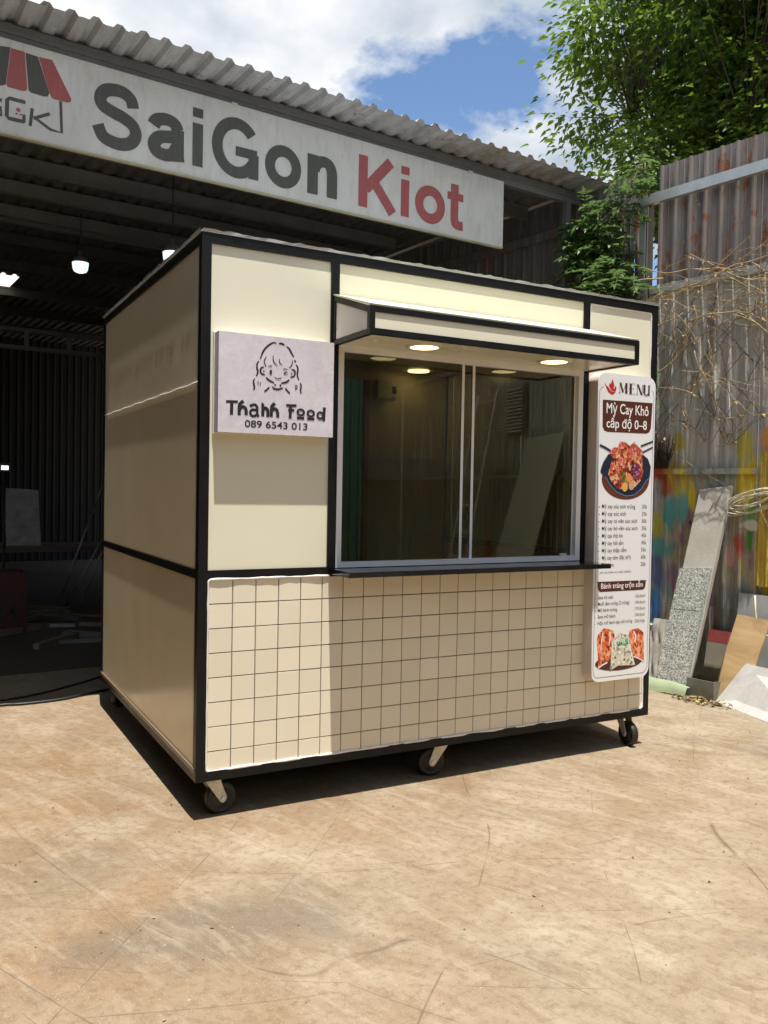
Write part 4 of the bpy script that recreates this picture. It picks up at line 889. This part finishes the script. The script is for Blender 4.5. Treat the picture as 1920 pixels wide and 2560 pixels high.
# ------------------------------------------------------------------ boards and scraps leaning on the fence
def clutter():
    rng = random.Random(44)
    def F(name, label, cat, o=(0, 0, 0)):
        t = thing(name, label, cat, tuple(fl(*o)), FROT); return t
    def pan(name, c, th, mat, t, o): return obj(name, MB().panel(*[tuple(a-b for a, b in zip(p, o)) for p in c], th), mat, t)
    CON = pm('grey_cement_board', (.52, .50, .44), .75, .2, 7, 0, .1, fine=.15); GR = m_granite()
    lerp = lambda a, b, u: tuple(x+(y-x)*u for x, y in zip(a, b))
    bl, br, tr, tl = (-.43, -.36, .004), (-.19, -.36, .004), (-.075, -.075, 1.43), (-.315, -.075, 1.40)
    o = (-.31, -.36, 0)
    tg = F('cement_plank', 'tall grey cement plank leaning on the fence behind the granite strips', 'plank', o); pan('plank_body', (bl, br, tr, tl), .03, CON, tg, o)
    def strip(u0, u1, label):
        a, b, c, d = lerp(bl, tl, u0), lerp(br, tr, u0), lerp(br, tr, u1), lerp(bl, tl, u1); sh = lambda p: (p[0]-.012, p[1]-.018, p[2]+.003)
        tg = F('granite_strip', label, 'granite', o); pan('granite_body', [sh(p) for p in (a, b, c, d)], .016, GR, tg, o)
    strip(.0, .392, 'lower speckled grey granite strip resting on the ground against the cement plank'); strip(.395, .60, 'upper speckled grey granite strip propped on top of the lower one')
    o = (-.1, -.36, 0); tg = F('steel_trough', 'low grey steel trough standing beside the granite strips', 'trough', o); m = MB()
    STL = pm('dull_grey_steel', (.22, .22, .195), .5, .2, 9, .2); m.box((-.085, -.02, 0), (.115, -.012, .125)); m.box((-.085, -.012, 0), (-.078, .14, .125)); m.box((.108, -.012, 0), (.115, .14, .125)); m.box((-.078, -.012, 0), (.108, .14, .006)); m.box((-.078, .134, .006), (.108, .14, .125)); obj('trough_body', m, STL, tg)
    o = (-.09, -.2, 0); tg = F('red_topped_board', 'beige board with a red top band behind the glass sheet', 'board', o)
    pan('board_body', ((-.19, -.205, .002), (.01, -.205, .002), (.01, -.135, .345), (-.19, -.135, .345)), .01, pm('beige_board', (.36, .30, .26), .6, .15), tg, o); pan('red_band', ((-.19, -.1345, .347), (.01, -.1345, .347), (.01, -.118, .43), (-.19, -.118, .43)), .01, pm('red_band', (.42, .07, .085), .5, .1), tg, o)
    o = (-.08, -.34, .13); tg = F('glass_sheet', 'clear glass sheet leaning in front of the red topped board', 'glass', o); G2 = m_glass('clear_sheet_glass', (.86, .9, .86))
    pan('sheet', ((-.165, -.345, .128), (.02, -.345, .128), (.045, -.20, .60), (-.145, -.20, .60)), .005, G2, tg, o)
    o = (.05, -.3, 0); tg = F('plywood_offcut', 'light brown plywood offcut leaning beside the glass sheet', 'plywood', o); pan('sheet', ((-.03, -.335, .002), (.19, -.335, .002), (.265, -.15, .55), (.035, -.15, .565)), .012, m_wood('plywood', (.34, .21, .09), (.56, .39, .2), (3, 30, 3)), tg, o)
    o = (.3, -.1, 0); tg = F('grey_sheet', 'smooth pale grey sheet standing against the fence behind the plywood', 'sheet', o); pan('sheet', ((.0, -.135, .002), (.62, -.135, .002), (.62, -.075, .70), (.0, -.075, .70)), .008, pm('pale_grey_sheet', (.42, .44, .44), .4, .08), tg, o)
    o = (.3, -.45, 0); tg = F('stone_slab', 'pale marbled stone slab lying tilted on the ground at the fence foot', 'slab', o)
    t_ = NT('pale_stone'); p = t_.obj(); c = t_.ramp(t_.noise(p, 5, 8, .7, .6), (.3, (.44, .43, .41)), (.7, (.60, .59, .56))); c = t_.mix(t_.ramp(t_.noise(p, 60, 4, .7), (.55, 0), (.7, .6)), c, (.30, .295, .28)); t_.col(c); t_.rough(.6)
    pan('slab_body', ((.03, -.385, .002), (.80, -.72, .002), (.95, -.42, .265), (.165, -.26, .265)), .022, t_.m, tg, o)
    o = (-.4, -.42, 0); tg = F('green_sheet', 'pale green curled sheet lying at the foot of the granite strip', 'sheet', o); vs = []; n = 10
    for i in range(n+1):
        s = -.70+.55*i/n
        for (dy, dz) in ((0, .002), (.012, .03), (.03, .065), (.07, .10-.035*i/n)): vs.append((s+.4, -.46+dy+.42, dz+.006*math.sin(i)))
    obj('sheet', MB().add(vs, [(i*4+j, (i+1)*4+j, (i+1)*4+j+1, i*4+j+1) for i in range(n) for j in range(3)], True), pm('pale_green_plastic', (.30, .36, .22), .5, .15), tg)
    o = (-.80, -.30, 0); tg = F('blue_bin', 'blue plastic bin with pale lid half hidden behind the kiosk corner', 'bin', o)
    BL = pm('blue_plastic', (.03, .12, .27), .4, .2, 6); obj('tub', MB().add([(-.13,-.12,.003),(.13,-.12,.003),(.13,.12,.003),(-.13,.12,.003),(-.16,-.15,.40),(.16,-.15,.40),(.16,.15,.40),(-.16,.15,.40)], [(0,3,2,1),(4,5,6,7),(0,1,5,4),(1,2,6,5),(2,3,7,6),(3,0,4,7)]), BL, tg)
    obj('lid', MB().add([(-.175,-.165,.401),(.175,-.165,.401),(.175,.165,.401),(-.175,.165,.401),(-.12,-.11,.46),(.12,-.11,.46),(.12,.11,.46),(-.12,.11,.46)], [(0,3,2,1),(4,5,6,7),(0,1,5,4),(1,2,6,5),(2,3,7,6),(3,0,4,7)]), pm('pale_blue_lid', (.45, .47, .55), .4), tg)
    o = (-.52, -.24, 0); tg = F('dirty_tarp', 'crumpled dirty white tarp sheet hung between the blue bin and the granite', 'tarp', o); vs = []; n = 12
    for i in range(n+1):
        for j in range(n+1): vs.append((-.11+.22*i/n+.01*math.sin(j*1.1), .10*j/n+.012*math.sin(i*2.1+j*.7)+.008*rng.random(), .003+.45*j/n))
    obj('cloth', MB().add(vs, [(i*(n+1)+j, (i+1)*(n+1)+j, (i+1)*(n+1)+j+1, i*(n+1)+j+1) for i in range(n) for j in range(n)], True), pm('dirty_white_cloth', (.45, .43, .37), .8, .3, 9), tg)
    # cable coil hung on the fence
    o = (.06, -.07, 1.3); tg = F('cable_coil', 'loose coil of cream cable hanging on the fence', 'cable', o)
    CB = pm('cream_cable', (.62, .57, .42), .5, .1); m = MB()
    for k in range(6):
        ph = rng.uniform(-.3, .3); a, b = rng.uniform(.13, .21), rng.uniform(.035, .065)
        m.tube([(a*math.cos(u*.2618+ph)+.02*k*.4, -.012*k+.008*math.sin(u), b*math.sin(u*.2618)+.30*a*math.cos(u*.2618)+.01*k) for u in range(25)], .0042, 6)
    m.tube([(-.07, 0, .0), (-.03, -.01, .08), (.02, -.01, .10), (.06, 0, .04), (.09, -.02, -.05), (.14, -.02, -.14)], .004, 6); obj('cable_loops', m, CB, tg); obj('cable_tail', MB().tube([(.085, -.06, -.60), (.095, -.07, -.70), (.115, -.08, -.79), (.19, -.1, -.85), (.4, -.12, -.83)], .006, 6), CB, tg)
    tg = F('hanging_wire', 'thin grey wire slanting across the painted sheets above the cement plank', 'wire', (-.5, -.06, 1.6)); obj('strand', MB().tube([(-.06, 0, .1), (.1, -.01, -.02), (.3, -.01, -.13), (.45, 0, -.2)], .0022, 5), pm('dull_wire', (.25, .24, .22), .5), tg)
    # ladder, louvred vent and pale board further along the fence (mirrored in the kiosk window)
    o = (5.4, -.5, 0); tg = F('aluminium_ladder', 'tall aluminium ladder leaning on the fence further along the yard', 'ladder', o); AL = pm('dull_aluminium', (.55, .55, .54), .4, .1, 8, .3)
    for x in (-.30, .18): obj('rail', MB().panel((x, -.05, .0), (x+.045, -.05, .0), (x+.045, .40, 2.5), (x, .40, 2.5), .06), AL, tg)
    for i in range(8): obj('rung', MB().box((-.256, -.045+.45*(i*.3+.28)/2.5, .28+i*.3), (.181, -.005+.45*(i*.3+.28)/2.5, .31+i*.3)), AL, tg)
    o = (4.1, -.42, 0); tg = F('pale_board', 'large pale sheet of board leaning on the fence beside the ladder', 'board', o); pan('sheet', ((3.95, -.45, .0), (4.75, -.45, .0), (4.45, -.06, 1.93), (3.72, -.06, 1.96)), .015, pm('pale_board_face', (.27, .255, .21), .6, .08), tg, o)
    o = (4.75, -.06, 2.0); tg = F('louvre_vent', 'grey louvred vent panel fixed high on the fence beside the ladder', 'vent', o); obj('vent_frame', MB().box((-.2, .0, -.02), (.2, .03, .52)), STL, tg)
    for i in range(13): obj('louvre', MB().box((-.18, -.022, .01+i*.038), (.18, -.001, .03+i*.038)), CON, tg)
    # crumbs of grit on the concrete
    pb = MB()
    for i in range(420):
        p = Vector((rng.uniform(-1.8, 3.6), rng.uniform(-3.0, 1.2), 0)); r = rng.uniform(.0015, .0055) if i % 14 else rng.uniform(.006, .011); q = [p+Vector((r*math.cos(k*2.09+i), r*math.sin(k*2.09+i)*rng.uniform(.6, 1), .0005)) for k in range(3)]+[p+Vector((0, 0, r*rng.uniform(.6, 1.1)))]
        pb.add(q, [(0, 1, 3), (1, 2, 3), (2, 0, 3), (2, 1, 0)])
    c = NT('grit_crumb'); c.col(c.ramp(c.island(), (0, (.05, .04, .03)), (.5, (.22, .16, .10)), (1, (.62, .58, .50)))); c.rough(.9)
    o = obj('grit', pb, c.m, kind='stuff'); tag(o, 'fine grit and crumbs strewn over the yard concrete', 'grit')
    # leaf litter along the foot of the fence
    lf = MB()
    for i in range(150):
        p = fl(rng.gauss(-.02, .10), rng.gauss(-.455, .035), rng.uniform(.003, .014)); lf.leaf(p, Vector((rng.uniform(-1, 1), rng.uniform(-1, 1), rng.uniform(-.1, .25))), Vector((rng.uniform(-.4, .4), rng.uniform(-.4, .4), 1)), rng.uniform(.02, .05), .02)
    for i in range(60):
        p = Vector((rng.uniform(-1.4, 3.4), rng.uniform(-3, .6), .003)); lf.leaf(p, Vector((rng.uniform(-1, 1), rng.uniform(-1, 1), .05)), Vector((0, 0, 1)), rng.uniform(.008, .022), .008)
    c = NT('litter_leaf'); c.col(c.ramp(c.island(), (0, (.10, .06, .03)), (.45, (.30, .20, .09)), (.8, (.46, .36, .20)), (1, (.42, .45, .08)))); c.rough(.8)
    o = obj('leaf_litter', lf, c.m, kind='stuff'); tag(o, 'scattered dry leaves and crumbs on the concrete', 'leaves')
clutter()

# ------------------------------------------------------------------ things in the dark shed
def shed_things():
    rng = random.Random(9)
    PB = pm('black_cable', (.02, .02, .02), .45)
    for pts, label, r in (([(-1.5, 2.3), (-.9, 2.22), (-.55, 2.285), (-.42, 2.265), (-.2, 2.285), (-.02, 2.37), (.2, 2.46), (.6, 2.5)], 'black cable lying along the edge of the shed shade', .009), ([(-1.5, 2.3), (-.62, 2.40), (-.3, 2.50), (0, 2.72), (.3, 2.95), (.9, 3.1)], 'second black cable bending deeper into the shed', .007)):
        P = [Vector((x, y, r)) for x, y in pts]; q = []
        for i in range(len(P)-1):
            a, b, c, d = P[max(i-1, 0)], P[i], P[i+1], P[min(i+2, len(P)-1)]
            for k in range(5): u = k/5; q.append(.5*(2*b+(c-a)*u+(2*a-5*b+4*c-d)*u*u+(3*b-a-3*c+d)*u**3))
        tag(obj('floor_cable', MB().tube(q, r, 7), PB), label, 'cable')
    tag(obj('white_panel', MB().panel((-.08, 7.6, .62), (.30, 7.6, .62), (.30, 7.9, 1.28), (-.08, 7.9, 1.30), .02), pm('dirty_white_panel', (.40, .39, .35), .6, .3, 8)), 'dirty white panel propped up at the back of the dark shed', 'panel')
    tag(obj('trestle', MB().box((-.5, 7.3, .0), (-.45, 8.1, .6)).box((1.4, 7.3, 0), (1.45, 8.1, .6)).box((-.6, 7.3, .56), (1.6, 8.1, .62)), pm('trestle_wood', (.14, .11, .07), .8)), 'dark low trestle table under the white panel', 'table')
    ORG = pm('dull_orange', (.05, .012, .008), .6, .2)
    t = thing('orange_crate', 'dull orange crate marked 24 on the shed floor', 'crate', (-.42, 5.0, 0)); m = MB()
    m.box((-.3, 0, 0), (.3, .02, .55)); m.box((-.3, .38, 0), (.3, .4, .55)); m.box((-.3, .02, 0), (-.28, .38, .55)); m.box((.28, .02, 0), (.3, .38, .55)); m.box((-.28, .02, 0), (.28, .38, .02)); obj('crate_body', m, ORG, t); text('lettering', '2', .02, .12, .09, .2, -.002, INK, t, .01); text('lettering', '4', .125, .12, .1, .2, -.002, INK, t, .01)
    STEEL = pm('dim_pipe', (.30, .30, .29), .35, .15, 9, .6)
    for i in range(9):
        x = .35+i*.13+rng.uniform(-.03, .03); y = 6.6+rng.uniform(-.2, .2)
        o = obj('steel_pipe', MB().tube([(0, 0, 0), (.95+rng.uniform(-.1, .1), .9, 1.9+rng.uniform(-.3, .2))], .012, 7), STEEL, None, (x, y, .012)); tag(o, 'long steel pipe leaning in the dark shed', 'pipe', 'steel pipes leaning in the shed')
    WD = m_wood('offcut_wood', (.16, .12, .07), (.28, .22, .13))
    for i in range(22):
        L = rng.uniform(.25, .8); o = obj('offcut', MB().box((-L/2, -rng.uniform(.02, .06), 0), (L/2, .03, rng.uniform(.015, .06))), WD if i % 3 else STEEL, None, (rng.uniform(-.3, 1.1), rng.uniform(4.2, 6.6), .001+.0)); o.rotation_euler = (0, 0, rng.uniform(-.9, .9)); tag(o, 'short wooden offcut lying about on the dark shed floor' if i % 3 else 'short metal offcut lying about on the dark shed floor', 'offcut', 'wooden offcuts scattered in the shed' if i % 3 else 'metal offcuts scattered in the shed')
    t = thing('work_light', 'small lit work light deep in the shed', 'lamp', (-.19, 6.5, 1.52)); obj('housing', MB().box((-.06, .0, -.04), (.06, .05, .05)), PB, t); obj('lens', MB().box((-.035, -.006, -.022), (.035, -.0005, .022)), flat('lit_lens', (1, 1, .97), .4, 1.2), t); obj('stand', MB().tube([(0, .03, -.04), (0, .03, -1.52)], .012, 6), PB, t)
    # green corrugated partition seen through the kiosk doorway
    t = thing('green_partition', 'dark green corrugated partition standing in the shed behind the kiosk door', 'partition', (1.4, 3.35, 0)); GN = pm('green_sheet_metal', (.03, .12, .08), .5, .15, 4)
    for i in range(2):
        mb = corr(.08, 14, .018, [(0, 0), (2.9, 0)], ((0, 0), (.35, 0), (.5, 1), (.8, 1))); mb.v = [(x, -z, y) for x, y, z in mb.v]; obj('partition_sheet', mb, GN, t, (i*1.12, .004*i, 0))
    tag(obj('red_cylinder', MB().lathe([(0, 0), (.10, 0), (.11, .03), (.11, 1.2), (.08, 1.32), (.03, 1.36), (.03, 1.42), (0, 1.42)], 20), pm('red_paint', (.22, .02, .02), .4), None, (1.95, 3.05, 0)), 'tall red gas cylinder in front of the green partition', 'gas cylinder')
shed_things()
